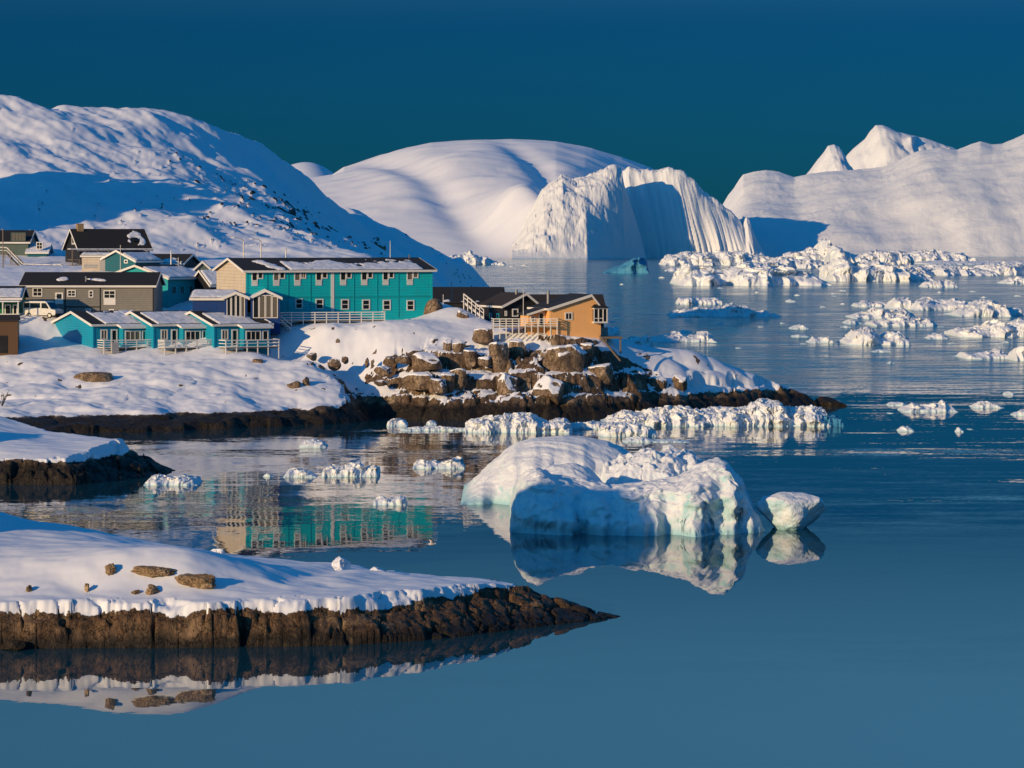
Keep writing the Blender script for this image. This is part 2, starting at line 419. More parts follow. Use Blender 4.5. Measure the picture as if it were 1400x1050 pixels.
HS = .55
RIDGE = [(a, y, 445+(d-445)*HS) for a, y, d in RIDGE]
GH = list(RIDGE)+[(0,340,450),(100,350,450),(200,345,450),(300,350,445),(400,354,445),(500,362,445),(570,380,445),(600,394,445)]
def hill_points():
    out = []
    for a in (-220,-120,0,100,200,300,380,440,490,540,590):
        ry = np.interp(a, [r[0] for r in RIDGE], [r[1] for r in RIDGE]); rd = np.interp(a, [r[0] for r in RIDGE], [r[2] for r in RIDGE])
        by = np.interp(a, [-300,0,200,400,500,590], [335,340,346,354,362,388])
        for f in (.22,.45,.7,.88):
            out.append((a, by+(ry-by)*f, 447+(rd-447)*(f**1.05)))
        out.append((a, ry+60, rd+70)); out.append((a, ry+120, rd+150))
    return out
GH += hill_points()
def to_xyz(): 
    pts = [tuple(P(*g)) for g in G+GH]
    pts += [(XA(a, d), d, z) for a, d, z in GZ]
    return pts
LAND = TPS(to_xyz(), lam=2e-4)
SHORE = [(-2600,296),(-420,300),(-150,302),(0,306),(60,309),(120,311),(200,314),(300,318),(400,323),(470,328),(496,331),(508,338),(540,337),(600,333),(660,333),(720,334),(800,337),(860,340),(940,346),(1000,352),(1060,357),(1120,362.5),(1085,367),(1040,371),(960,376),(900,377),(850,375),(805,386),(745,396),(700,420),(655,470),(650,560),(665,640),(700,800),(700,980),(690,1300),(600,1700),(-2600,1700)]
SHORE_XY = [(XA(a, d), d) for a, d in SHORE]
# where bare blocks of cliff stand out: (px, d, radius px, radius m, strength)
CLIFF = [(620,343,62,8,1.0),(700,343,60,7,1.0),(770,342,65,7,1.0),(850,345,55,7,1.0),(560,341,40,5,.6),(480,341,60,4,.45)]

def land_height(px, d, X, Y):
    z0 = LAND(X, Y)
    hill = sstep(425, 480, Y)
    # long wind-drifts running down the hillside, with small outcrops
    a = .50*X-.866*Y; b = .866*X+.50*Y
    dr = fbm(a/120, b/26, 5, 3); dr2 = ridged(a/38, b/11, 4, 8)
    sm = fbm(X/24, Y/36, 5, 31)
    z = z0+hill*(2.0*dr+.7*dr2*sstep(-.3,.5,fbm(X/90,Y/90,2,5))+1.3*sm+.34*ridged(a/15, b/4.2, 3, 44)*sstep(-.4,.4,fbm(X/45,Y/45,2,45)))
    town = 1-hill
    z = z+town*(.12*fbm(X/4.5, Y/4.5, 4, 12)+.02*fbm(X/1.1, Y/1.1, 3, 14))
    flat = np.zeros_like(z)
    # snow pillows over buried boulders on the western shore
    wst = sstep(500, 455, px)*sstep(344, 337, Y)
    f1, f2, ih, cx, cy = voro(X/8.5+.6*fbm(X/7,Y/7,2,4), Y/5.5, 21)
    z = z+wst*(.35+.65*sstep(336,326,Y))*1.0*(np.sqrt(np.clip(1-(f1/.85)**2, 0, 1))-.55)*(.35+.9*ih)
    z = z+wst*.28*fbm(X/5,Y/4,3,26)
    hump = np.exp(-((px-470)/95)**2)*sstep(345,348,Y)*sstep(355,352,Y)
    z = z+hump*.25*fbm(X/4, Y/4, 3, 41)
    # headland: stepped blocks
    w = np.zeros_like(z)
    for cpx, cd, rp, rd, st in CLIFF:
        w = np.maximum(w, st*np.exp(-(((px-cpx)/rp)**2+((d-cd)/rd)**2)**1.6))
    w = w*sstep(349.8, 346.5, Y-np.clip((px-840)*.05, 0, 9))
    wx = X+.5*fbm(X/2, Y/2, 3, 6); wy = Y+.5*fbm(X/2, Y/2, 3, 7)
    f1, f2, ih, cx, cy = voro(wx/4.8, wy/3.4, 33)
    g1, g2, jh, dx, dy = voro(wx/2.0, wy/1.5, 35)
    blk = (ih-.5)*2.6+(jh-.5)*.9-.5*sstep(.16,.0,f2-f1)-.25*sstep(.12,0,g2-g1)+.25*fbm(X/1.2,Y/1.2,3,9)
    step = 2.5
    zt = (z0+blk)
    st = np.floor(zt/step)*step+step*sstep(.55, .98, zt/step-np.floor(zt/step))   # treads and steep risers
    z = z*(1-w)+w*(.55*st+.45*zt)
    # gentle rock bumps on the low eastern end
    e = sstep(880, 930, px)*(1-w)
    f1, f2, ih, cx, cy = voro(X/4.2, Y/3.2, 51)
    z = z+e*town*.8*(np.sqrt(np.clip(1-(f1/.8)**2, 0, 1))-.55)
    return z, w, hill, dr2

def shore_cap(X, Y, s, run=2.3, rise=2.0, lip=.8, bl=2.0, seed=60):
    c1, c2, ch, _, _ = voro(X/bl, Y/(bl*1.6), seed)
    s = s+.55*fbm(X/5, Y/5, 3, seed+1)+.9*(ch-.5)*.8
    rr = run*(1+.35*fbm(X/7, Y/7, 2, seed+2))
    t = np.clip(s/rr, 0, 1)
    cap = rise*t**.75*(1+.18*fbm(X/1.3, Y/1.3, 4, seed+3))-.16*sstep(.13, 0, c2-c1)*(t < 1)
    u = np.clip((s-rr)/(lip*1.1), 0, 1)
    cap = cap+np.where(s > rr, lip*np.sqrt(1-(1-u)**2)+np.maximum(0, s-rr-lip)*4.0, 0)
    cap = np.where(s < 0, .8*s, cap)
    return cap, sstep(-.02, .12, s-rr)

def slope_of(px_ax, d_ax, X, Y, Z):
    dX = np.gradient(X, axis=0); dZ0 = np.gradient(Z, axis=0); zx = dZ0/dX
    dY = np.gradient(Y, axis=1); dZ1 = np.gradient(Z, axis=1); dX1 = np.gradient(X, axis=1)
    zy = (dZ1-zx*dX1)/dY
    return np.hypot(zx, zy), zx, zy

def make_town():
    pa = np.arange(-110, 1135, 2.0)
    da = np.concatenate([np.arange(296, 372, .22), np.arange(372, 446, .75)])
    px, d = np.meshgrid(pa, da, indexing='ij'); X = XA(px, d); Y = d
    s = sdist(X, Y, SHORE_XY)
    z, w, hill, dr2 = land_height(px, d, X, Y)
    cap, sn = shore_cap(X, Y, s)
    Z = np.minimum(z, cap)
    sl, zx, zy = slope_of(pa, da, X, Y, Z)
    rockw = sstep(.8, 1.2, sl+.35*fbm(X/2.2,Y/2.2,3,78)-.5*(w < .15))*(w > .08)
    snow = np.minimum(sn, 1-rockw)
    snow = np.where(z < 1.75+.3*fbm(X/2,Y/2,2,77), np.minimum(snow, sstep(1.2,2.1,z)), snow)
    # small stones breaking through
    o = fbm(X/1.6, Y/1.6, 4, 90)
    snow = np.minimum(snow, 1-.85*sstep(.62,.80,o)*sstep(.35,.6,sl))
    tag(grid_mesh('shore', X, Y, Z, M['land'], {'snow': snow}, zmin=-.5), 'snowy rocky shore and headland carrying the settlement', None, None, 'structure')
def make_hill():
    pa = np.arange(-330, 760, 1.9)
    da = 441*(1150/441)**np.linspace(0, 1, 420)
    px, d = np.meshgrid(pa, da, indexing='ij'); X = XA(px, d); Y = d
    s = sdist(X, Y, SHORE_XY)
    z, w, hill, dr2 = land_height(px, d, X, Y)
    rdx = interp(px, [(r[0], r[2]) for r in RIDGE])
    Z = np.minimum(z, np.where(s < 0, .5*s, 1.3*s))-.05*sstep(452,441,Y)
    Z = Z-np.maximum(0, Y-rdx-8)*.6
    Z = np.maximum(Z, -3)
    sl, zx, zy = slope_of(pa, da, X, Y, Z)
    a = .50*X-.866*Y; b = .866*X+.50*Y
    o = ridged(a/13, b/4.5, 5, 71); o2 = fbm(X/90, Y/110, 3, 72)
    bare = sstep(.84,.98, o+.17*o2+.12*np.clip(sl-.35,-.3,.6))*hill
    Z = Z+bare*.6
    tag(grid_mesh('hill', X, Y, Z, M['hillsnow'], {'snow': 1-bare}, zmin=-1), 'steep snow covered hillside behind the settlement', None, None, 'structure')
make_town(); make_hill()
def ground_z(px, d):
    a = np.array([[px]], float); b = np.array([[d]], float); X = XA(a, b)
    z = land_height(a, b, X, b)[0]
    return float(np.minimum(z, shore_cap(X, b, sdist(X, b, SHORE_XY))[0])[0, 0])

# ---------------------------------------------------------------- near spit, small western point
def spit(name, label, front, back, tops, pa, da, run, rise, lip, seed, mat, bl, tip=None, relief=.1, extra=None):
    px, d = np.meshgrid(pa, da, indexing='ij'); X = XA(px, d); Y = d
    poly = [(XA(a, DW(y)), DW(y)) for a, y in front]+[(XA(a, q), q) for a, q in back]
    s = sdist(X, Y, poly)
    T = TPS([(XA(a, q), q, ZA(y, q)) for a, y, q in tops], lam=1e-4, sc=10)
    z = T(X, Y)+relief*(fbm(X/7, Y/4.5, 3, seed+20)+.35*np.abs(fbm(X/3.5, Y/1.6, 2, seed+26)))+.008*fbm(X/.7, Y/.7, 3, seed+22)
    if extra is not None: z = z+extra(px, d, X, Y)
    c1, c2, ch, _, _ = voro(X/bl+.15*fbm(X/.7,Y/.7,2,seed), Y/(bl*2.2), seed)
    e1, e2, eh, _, _ = voro(X/(bl*.42)+.2*fbm(X/.5,Y/.5,2,seed+3), Y/(bl*.8), seed+5)
    s2 = s+.75*(ch-.5)*run.max()*.5+.30*(eh-.5)*run.max()*.5+.25*fbm(X/2.2,Y/2.2,3,seed+1)-.45*sstep(.10,0,c2-c1)
    rn = run[:,None] if np.ndim(run) else run; rs = rise[:,None] if np.ndim(rise) else rise; lp = lip[:,None] if np.ndim(lip) else lip
    se = s+.35*fbm(X/3.2,Y/3.2,3,seed+9)+.45*(np.round(ch*3)/3-.5)-rn*(1.0)-.05-.30*sstep(.035,0,c2-c1)+.10*fbm(X/.55,Y/.8,2,seed+41)
    s2 = np.maximum(s2, se+rn+.22)
    t = np.clip(s2/rn, 0, 1)
    cap = rs*t**.8*(1+.20*fbm(X/.9, Y/.9, 4, seed+3)*(1-.5*t))-.14*sstep(.08,0,e2-e1)-.25*sstep(.10,0,c2-c1)
    rockcap = rs*(1+.1*fbm(X/1.1,Y/1.1,3,seed+8)+.22*fbm(X/4.5,Y/6,2,seed+14))+.10*(eh-.5)+np.maximum(0,s2-rn)*.04
    cap = np.where(t >= 1, rockcap, np.minimum(cap, rockcap))
    # the snow cover ends in a rounded broken edge of its own, set back a little
    se = s+.35*fbm(X/3.2,Y/3.2,3,seed+9)+.45*(np.round(ch*3)/3-.5)-rn*(1.0)-.05-.30*sstep(.035,0,c2-c1)+.10*fbm(X/.55,Y/.8,2,seed+41)
    u = np.clip(se/(lp*.7), 0, 1)
    snowz = np.minimum(z, np.maximum(cap, rs*(1+.04*fbm(X/1.5,Y/1.5,2,seed+8)+.22*fbm(X/4.5,Y/6,2,seed+14)))+.02+lp*(.85+.4*fbm(X/2.4,Y/4,3,seed+31))*np.sqrt(1-(1-u)**2)+np.maximum(0, se-lp*.7)*1.2)
    if tip is not None: se = np.where(px > tip+12*fbm(X/1.5,Y/1.5,2,seed+11), -1, se)
    has = sstep(-.02, .05, se)
    Z = np.where(se > 0, np.maximum(snowz, cap*.0-1), cap)
    Z = np.where(s < 0, np.minimum(.9*s, Z), Z)
    ro = np.minimum(Z, cap)
    tag(grid_mesh(name, X, Y, Z, mat, {'snow': has}, zmin=-.4), label, None, None, 'structure')
    return T
pa = np.arange(-150, 872, 1.9)
SPIT_FRONT = [(-160,886),(0,887),(100,886),(200,886),(300,885),(400,884),(470,882),(530,879),(600,874),(680,864),(750,855),(810,849),(854,843)]
SPIT_BACK = [(800,161.8),(720,165),(620,168),(450,172),(200,179),(0,184),(-160,190)]
rise = interp(pa, [(-160,1.55),(300,1.5),(420,1.35),(520,1.45),(640,1.55),(720,1.45),(800,.75),(855,.1)])
run = interp(pa, [(-160,.55),(330,.6),(420,1.2),(520,2.3),(640,3.1),(720,3.6),(855,3.6)])
lip = interp(pa, [(-160,1.0),(420,.9),(560,.8),(700,.45),(872,.2)])
def spit_extra(px, d, X, Y):
    e = .10*np.exp(-(((px-95)/60)**2+((Y-152)/1.6)**2))
    e = e-.22*np.exp(-(((px-430-(Y-158)*9)/26)**2))*sstep(151,155,Y)
    return e
SPIT = spit('spit', 'low rocky spit under thick snow in the foreground',
    SPIT_FRONT, SPIT_BACK,
    [(-150,812,149.5),(0,812,149.5),(100,814,149.5),(200,814,149.5),(300,814,149.6),(400,815,149.8),(500,816,150.3),(560,815,151),(640,808,154),(690,801,155.5),
     (-150,820,148.3),(-60,820,148.3),(0,820,148.3),(60,820,148.3),(100,820,148.3),(150,820,148.3),(200,820,148.3),(250,820,148.3),(300,820,148.4),(360,821,148.5),(420,822,148.8),
     (-150,772,152.7),(0,775,152.5),(60,774,152.2),(110,771,152),(160,765,152),(210,757,152.5),(260,760,152.8),(300,768,153.5),(350,778,154.5),(400,786,155),(480,794,156),(560,797,156),
     (0,745,158),(80,742,158.5),(200,752,156),(241,751,160),(321,765,161),(170,744,162),(100,735,163),(100,724,168),(0,716,165),(0,702,170),(0,716,177),(60,726,176),(-60,684,172),(-60,700,180),(-150,660,175),(-150,690,184),
     (450,776,161),(540,790,159),(614,793,158),(700,801,157),(760,806,158),(300,758,168),(450,772,167),(170,738,172)],
    pa, np.arange(144.5, 188, .125), run, rise, lip, 100, M['spit'], 2.1, tip=705, relief=.17, extra=spit_extra)
pa = np.arange(-140, 250, 1.6)
run = interp(pa, [(-140,1.5),(100,2.2),(180,4),(250,5)]); rise = interp(pa, [(-140,1.85),(120,1.7),(200,1.5),(235,.5),(250,.1)]); lip = interp(pa, [(-140,.8),(150,.7),(180,.4),(250,.2)])
POINT = spit('point', 'dark rocky point with a snow cap on the left', [(-140,662),(0,662),(100,663),(160,657),(200,652),(225,648),(240,643)],
    [(225,265),(190,267),(100,270),(0,275),(-140,280)],
    [(-140,620,251),(0,615,251.5),(60,613,252),(120,616,252),(165,610,254),(-140,560,264),(0,589,263),(64,600,262),(120,601,261),(175,602,259.5),(210,610,260),(0,600,257),(90,606,257)],
    pa, np.arange(243, 279, .16), run, rise, lip, 150, M['land'], 2.6, tip=182, relief=.12)

# ---------------------------------------------------------------- unseen high ground left of the view, added and shaped to shade ice and hillside
def make_shadow_hills():
    # in sun coordinates: c across the light, t along it
    X, Y = np.meshgrid(np.arange(-110, -27, .6), np.arange(95, 275, .6), indexing='ij')
    c = -SUN_H[1]*X+SUN_H[0]*Y; z = np.full_like(X, -2.)
    def knoll(cx, cy, prof, wid, zz):
        t = (X-cx)*SUN_H[0]+(Y-cy)*SUN_H[1]
        return np.maximum(zz, (interp(c, prof)+2)*np.exp(-(t/wid)**2)-2)
    z = knoll(-46, 153, [(-163,-2),(-156,2),(-152,9.5),(-149,18.9),(-146,20.6),(-141,20.0),(-138.8,17.6),(-137,8.5),(-133,-1),(-122,-2)], 15, z)
    z = knoll(-62, 243, [(-232,-2),(-227,4),(-221,9.5),(-216,8),(-212,1),(-208,-2)], 9, z)
    z = z+.5*fbm(X/9, Y/9, 4, 200)+.12*fbm(X/2, Y/2, 3, 201)
    z = np.minimum(z, -1.0+np.clip(-(X/Y+.184)*Y, -5, 99)*1.8)      # stays outside the view
    tag(grid_mesh('shadow_hill', X, Y, z, M['land'], {'snow': sstep(1.8,2.2,z)}, zmin=-.5), 'unseen snowy rise left of the view, shaped to shade the iceberg', None, None, 'structure')
    X, Y = np.meshgrid(np.arange(-260, -70, 1.0), np.arange(390, 560, 1.0), indexing='ij')
    z = (49+13*fbm(X/20,Y/20,4,205)+6*fbm(X/7,Y/7,2,206))*np.exp(-(((X+138)/46)**2+((Y-458)/36)**2)**1.3)+3*fbm(X/25, Y/25, 4, 203)
    z = np.minimum(z, np.clip(-(X/Y+.184)*Y, -5, 99)*2.0+8)
    tag(grid_mesh('shadow_spur', X, Y, z, M['hillsnow'], {'snow': np.ones_like(z)}, zmin=6), 'unseen snowy spur left of the view, added to shade the hillside', None, None, 'structure')  # unseen spur, added for the shadow it throws on the lower hillside
make_shadow_hills()

def smooth_rows(h, k):
    a = h[:,0]; n = len(a); q = np.arange(-3*k, 3*k+1); g = np.exp(-(q/k)**2); g /= g.sum()
    p = np.concatenate([np.full(3*k, a[0]), a, np.full(3*k, a[-1])])
    return np.broadcast_to(np.convolve(p, g, 'valid')[:,None], h.shape)
# ---------------------------------------------------------------- far mountain
def make_mountain():
    ridge = [(330,262),(400,246),(455,240),(470,229),(520,213),(590,198),(660,194),(700,193),(760,196),(810,204),(850,215),(890,230),(930,252),(1000,300),(1060,345)]
    pa = np.arange(300, 1100, 1.7); da = np.concatenate([np.linspace(3330, 3700, 70), np.linspace(3710, 6400, 210)])
    px, d = np.meshgrid(pa, da, indexing='ij'); X = XA(px, d); Y = d
    hr = ZA(interp(px, ridge), 5200); hs = smooth_rows(hr, 30)
    y0 = 20+interp(px, [(300,3500),(700,3420),(760,3430),(800,3560),(840,3800),(1100,3900)])+25*fbm(X/500, X*0, 2, 230)
    t = np.clip((Y-y0)/(5200-y0), -.2, 1.6)
    w = sstep(.55, .98, t); hr = hs*(1-w)+hr*w
    prof = np.where(t < 1, np.sign(t)*np.abs(np.sin(np.clip(t,-1,1)*np.pi/2))**1.0, 1-.9*(t-1)**1.3)
    Z = hr*prof
    a = .8*X-.6*Y; b = .6*X+.8*Y
    env = np.sin(np.clip(t,0,1)*np.pi)**.7
    Z = Z+env*(11*fbm(X/420, Y/900, 3, 231)+5*fbm(a/260, b/170, 4, 233)+1.6*ridged(a/60, b/110, 4, 235)*sstep(-.1,.5,fbm(X/200,Y/400,2,236)))
    # valley running down to the right from the shoulder
    v = (px-(470+(5200-Y)*.115)); Z = Z-env*sstep(1,.75,t)*16*np.exp(-(v/30)**2)
    v = (px-(700+(4700-Y)*.09)); Z = Z-env*sstep(.9,.6,t)*13*np.exp(-(v/24)**2)
    Z = Z+50*np.exp(-((px-716-np.clip(3690-Y,0,260)*.22)/46)**2-((Y-3660)/250)**2)
    Z = np.where(t > 0, np.maximum(Z, .5), Z)-1.0
    tag(grid_mesh('mountain', X, Y, Z, M['farsnow'], {'snow': np.ones_like(Z)}, zmin=-3), 'broad rounded snow mountain across the fjord', None, None, 'structure')
    # the little white hump behind the shoulder
    pa = np.arange(340, 520, 2); da = np.linspace(6500, 7800, 60)
    px, d = np.meshgrid(pa, da, indexing='ij'); X = XA(px, d)
    hr = smooth_rows(ZA(interp(px, [(340,250),(375,236),(390,228),(405,223),(418,221),(432,223),(445,229),(458,238),(475,250),(520,275)]), 7100), 5)
    Z = hr*(1-((d-7100)/650)**2)
    tag(grid_mesh('far_hill', X, d, Z, M['farsnow'], {'snow': np.ones_like(Z)}, zmin=-3), 'distant snow hump behind the hillside', None, None, 'structure')
make_mountain()
# ---------------------------------------------------------------- icebergs
def lump_z(X, Y, prof, dr, df, db, nf=2.6, nb=2.0, lean=.35, wob=1.0, seed=0, sc=1.0, dfx=None):
    """height of one mass of ice: silhouette (pixels at ridge distance dr), front edge df, back edge db"""
    pxr = 700+X*F/dr
    top = ZA(interp(pxr, prof), dr)
    top = np.where((pxr < min(p[0] for p in prof)) | (pxr > max(p[0] for p in prof)), -1.0, top)
    f = df if dfx is None else interp(pxr, dfx)
    w = wob*.06*(db-df)*fbm(X/sc, Y*0+seed, 3, seed)
    yr = dr
    tf = np.clip((yr-Y)/np.maximum(yr-f-w, .1), 0, 1.6); tb = np.clip((Y-yr)/(db-yr), 0, 1.6)
    gf = np.where(tf < 1, (1-np.clip(tf,0,1)**nf)**(1/nf*1.2), -(tf-1)*3)
    gb = np.where(tb < 1, (1-np.clip(tb,0,1)**nb)**(1/nb), -(tb-1)*3)
    g = np.where(Y < yr, gf, gb)
    return np.where(g > 0, top*g, np.maximum(-1.5*sc, g*sc))

def rough_z(X, Y, z, sc, seed, hum=.5, amp=.25, fine=.06):
    """break an ice surface into tilted blocks and hollows"""
    f1, f2, ih, cx, cy = voro(X/sc+.3*fbm(X/sc, Y/sc, 2, seed), Y/(sc*1.3), seed+3)
    th = ih*40.
    tilt = (np.cos(th)*cx+np.sin(th)*cy)*.8
    blk = (ih-.5)*.8+tilt-.35*sstep(.14,0,f2-f1)
    g1, g2, jh, dx, dy = voro(X/(sc*.42), Y/(sc*.5), seed+5)
    blk2 = (jh-.5)*.7+(np.cos(jh*50)*dx+np.sin(jh*50)*dy)*.8-.3*sstep(.12,0,g2-g1)
    pos = np.clip(z/(sc*.7), 0, 1)
    return z+pos*(hum*sc*(.68*blk+.20*blk2)+amp*sc*fbm(X/sc*.6, Y/sc*.6, 4, seed+9)+fine*sc*fbm(X/sc*4, Y/sc*4, 3, seed+11))

def berg(name, label, cat, prof, wl, depth, mat='midice', group=None, sc=None, hum=.5, amp=.2, fine=.06, nf=2.6, nb=2.0, ridge=.45, seed=None, nx=None, ny=None, parent=None, dig=True, fun=None):
    """ice floating with its front waterline at row wl; prof is its skyline in pixels"""
    seed = int(abs(prof[0][0]*7+wl*13)) % 997 if seed is None else seed
    df = DW(wl); db = df+depth; dr = df+depth*ridge
    x0 = min(p[0] for p in prof); x1 = max(p[0] for p in prof)
    # the skyline is closed at both ends at the waterline
    pr = [(x0-1.2, YH+F*CAMH/dr+1)]+list(prof)+[(x1+1.2, YH+F*CAMH/dr+1)]
    n = nx or int(min(420, max(16, (x1-x0)*1.5))); m = ny or int(min(120, max(14, n*.35)))
    xs = np.linspace(XA(x0-3, dr), XA(x1+3, dr), n); ys = df-depth*.08+depth*1.12*np.linspace(0, 1, m)**1.7
    X, Y = np.meshgrid(xs, ys, indexing='ij')
    hmax = ZA(min(p[1] for p in prof), dr); sc = sc or max(hmax*.6, (x1-x0)*df/F*.06)
    # irregular outline: bays and ends
    Yw = Y+.10*depth*fbm(X/(sc*1.7), X*0, 3, seed+1)
    z = lump_z(X, Yw, pr, dr, df, db, nf, nb, seed=seed, sc=sc)
    z = rough_z(X, Y, z, sc, seed, hum*.62, amp*.8, fine*.8)
    if fun is not None: z = fun(X, Y, z)
    edge = (X <= xs[0]) | (X >= xs[-1]) | (Y <= ys[0]) | (Y >= ys[-1])
    z = np.where(edge, np.minimum(z, -.4), z)
    z = np.where(z < 0, np.maximum(z, -1.2), z)
    am = .19*sc*np.clip(z/(.5*sc), 0, 1); q = 1.5/sc
    Xo = X+am*fbm3(X*q, Y*q, z*q*1.4, 3, seed+31); Yo = Y+3.4*am*fbm3(X*q*.8+7, Y*q*.4, z*q*1.3, 4, seed+33)
    z = z+.3*am*fbm3(X*q*1.6, Y*q*1.6, z*q*2, 2, seed+35)
    o = grid_mesh(name, Xo, Yo, z, M[mat], zmin=-.3)
    if parent is not None: o.parent = parent
    elif label: tag(o, label, cat, group)
    return o

# --- the big near berg
def main_berg():
    x = np.arange(-6.5, 20.2, .075); y = np.concatenate([np.arange(201.6, 207, .05), np.arange(207, 247, .11)])
    X, Y = np.meshgrid(x, y, indexing='ij')
    # smooth whaleback at the back: striped, its left end tapering to the water
    bk = lump_z(X, Y, [(621,693),(625,686),(635,672),(655,650),(672,634),(690,618),(705,607),(730,600),(770,596),(800,598),(830,604),(850,613),(870,624),(885,660),(900,710)], 236, 226.5, 246, 1.9, 2.0, seed=3, sc=3,
        dfx=[(620,227.5),(660,226.8),(760,226),(900,228)])
    q = .42*X+.9*Y
    bk = bk+np.clip(bk/1.5,0,1)*(.05*fbm(X/6, (Y+.55*X)/.9, 3, 5)+.03*np.sin((Y+.62*X)*2.3+1.5*fbm(X/3,Y/3,2,6)))
    b2 = lump_z(X, Y, [(826,640),(850,626),(868,622),(884,614),(894,613),(905,617),(916,616),(930,622),(945,620),(957,629),(962,640),(966,668),(968,690)], 227, 219.5, 233, 2.2, 2.4, seed=9, sc=2)
    b2 = rough_z(X, Y, b2, 1.5, 12, .42, .25, .05)
    md = lump_z(X, Y, [(738,660),(745,644),(756,637),(780,634),(800,638),(812,648),(826,664),(840,690)], 215.5, 210, 222, 2.2, 2.2, seed=15, sc=2)
    md = md+np.clip(md,0,1)*.12*fbm(X/1.2,Y/1.2,4,16)
    fr = lump_z(X, Y, [(696,724),(698,712),(701,690),(706,668),(712,655),(720,648),(736,645),(760,655),(790,661),(815,667),(835,671),(860,667),(900,662),(930,656),(945,648),(960,640),(975,634),(988,632),(999,640),(1010,655),(1022,676),(1032,696),(1040,716),(1046,738)], 209.5, 203.2, 222, 2.3, 2.1, seed=21, sc=2,
        dfx=[(695,206.5),(705,204.8),(760,203.6),(830,203.4),(900,203.0),(955,202.8),(985,203.8),(1010,205.2),(1046,206.5)])
    pos = np.clip(fr/1.2, 0, 1)
    pxr = 700+X*F/206.
    # hollows melted into the front wall, a notch, and the facet that turns to the sun
    f1, f2, ih, cx, cy = voro(X/1.9+.4*fbm(X/2,Y/2,3,41), Y/1.7, 43)
    fr = fr+pos*(.9*(ih-.5)*sstep(.0,.2,f2-f1)*sstep(960,1000,pxr)+.30*fbm(X/3.4, Y/3.0, 4, 22)+.10*ridged(X/1.6, Y/1.4, 3, 23)+.02*fbm(X/.35,Y/.35,3,24))
    fr = fr-pos*1.1*np.exp(-(((pxr-985)/9)**2))*sstep(208.5,205,Y)
    z = np.maximum(np.maximum(bk, b2), np.maximum(md, fr))
    # keel shelf just under water
    fw = sstep(214,208,Y); Xd = X+.18*fbm3(X/1.3, Y/1.3, z/.8, 3, 27)*np.clip(z,0,1); Yd = Y+(.50*fbm3(X/2.2+9, Y*.1, z/1.1, 6, 28)-.30*np.sin(z*1.5+X*.25)-.5*sstep(.35,.8,vnoise3(X/2.1, Y*0, z/.9, 61)))*np.clip(z,0,1)*fw; z = z+.10*fbm3(X/.8, Y/.8, z/.7, 3, 29)*np.clip(z,0,1)*fw
    o = grid_mesh('iceberg', Xd, Yd, z, M['ice'], zmin=-.3)
    tag(o, 'large double humped iceberg in the calm water, smooth whaleback behind a shaded blue wall', 'iceberg')
main_berg()
def small_blob():
    v, f = ico(6); v = v.copy(); r = np.random.default_rng(12)
    for k in range(11):
        n = r.normal(size=3); n /= np.linalg.norm(n); c = r.uniform(.70, .9); dd = v@n-c; v = v-np.where(dd > 0, dd, 0)[:,None]*n*.85
    v = v*(1+.10*fbm3(v[:,0]*1.7, v[:,1]*1.7, v[:,2]*1.7, 5, 3))[:,None]
    z = v[:,2]
    v = v*np.array([2.55, 2.3, 1.75]); v[:,2] += 1.25
    v[:,0] = v[:,0]*(.72+.28*sstep(-.3,1.6,v[:,2]))
    v[:,2] = np.where(v[:,2] > 2.2+.25*v[:,0]*0, 2.2+(v[:,2]-2.2)*.55, v[:,2])
    me = bpy.data.meshes.new('iceberg'); me.from_pydata([tuple(q) for q in v], [], f); me.polygons.foreach_set('use_smooth', np.ones(len(f), bool)); me.update()
    o = link('iceberg', me, M['ice']); d = DW(722); o.location = (XA(1081, d), d, 0)
    tag(o, 'compact flat topped block of ice standing just right of the large iceberg', 'iceberg')
small_blob()

# --- brash in front of the headland
berg('brash_ice', 'long ragged raft of ice rubble along the headland rocks', 'ice raft',
     [(782,579),(800,580),(820,580),(838,570),(855,564),(872,566),(890,560),(906,559),(926,558),(950,561),(985,559),(1005,560),(1022,560),(1027,551),(1040,548),(1050,546),(1062,549),(1074,560),(1095,558),(1110,556),(1124,561),(1128,574)], 583, 13, 'floe', sc=1.3, hum=.62, amp=.3, nf=2.6, nx=560, ny=110)
berg('ice_block', 'blue wedge of clear ice at the right end of the rubble raft', 'ice block', [(1122,572),(1128,568),(1140,568),(1148,571),(1151,578)], 583, 4, 'blueice', sc=1.0, hum=.4)
berg('ice_floe', 'low slab of rubble floating just in front of the long raft', 'ice floe', [(819,592),(824,584),(838,579),(855,577),(870,581),(888,583),(896,590)], 597, 5, 'floe', sc=1.0, hum=.5)
berg('ice_floe', 'thin flat sheet of ice trailing right of the rubble slab', 'ice floe', [(852,602),(862,598),(880,597),(890,601),(925,601),(942,603)], 605, 3.0, 'floe', sc=.8, hum=.35)
berg('ice_floe', 'rough low floe left of the long raft, below the round striated boulder', 'ice floe', [(637,580),(645,574),(665,571),(690,568),(710,566),(728,567),(735,573),(750,577),(765,573),(778,577),(781,584)], 592, 9, 'floe', sc=1.1, hum=.55, nx=260)
berg('ice_floe', 'thin sheet of ice joining the rough floe to the long raft', 'ice floe', [(776,580),(790,577),(812,576),(830,579)], 587, 4, 'floe', sc=.7, hum=.4)
berg('ice_floe', 'rounded white lump floating under the shaded cliff', 'ice floe', [(530,579),(536,573),(545,571),(552,573),(557,579)], 583, 3.0, 'floe', sc=1.0, hum=.3)
berg('ice_floe', 'small lump between the rounded lump and the rough floe under the dark cliff', 'ice floe', [(583,579),(588,575),(594,576),(597,579)], 581, 1.4, 'floe', sc=.6)
berg('ice_floe', 'narrow flat strip of ice lying in front of the dark cliff', 'ice floe', [(548,586),(570,584),(600,583),(625,585),(640,586)], 589, 2.5, 'floe', sc=.6, hum=.3)
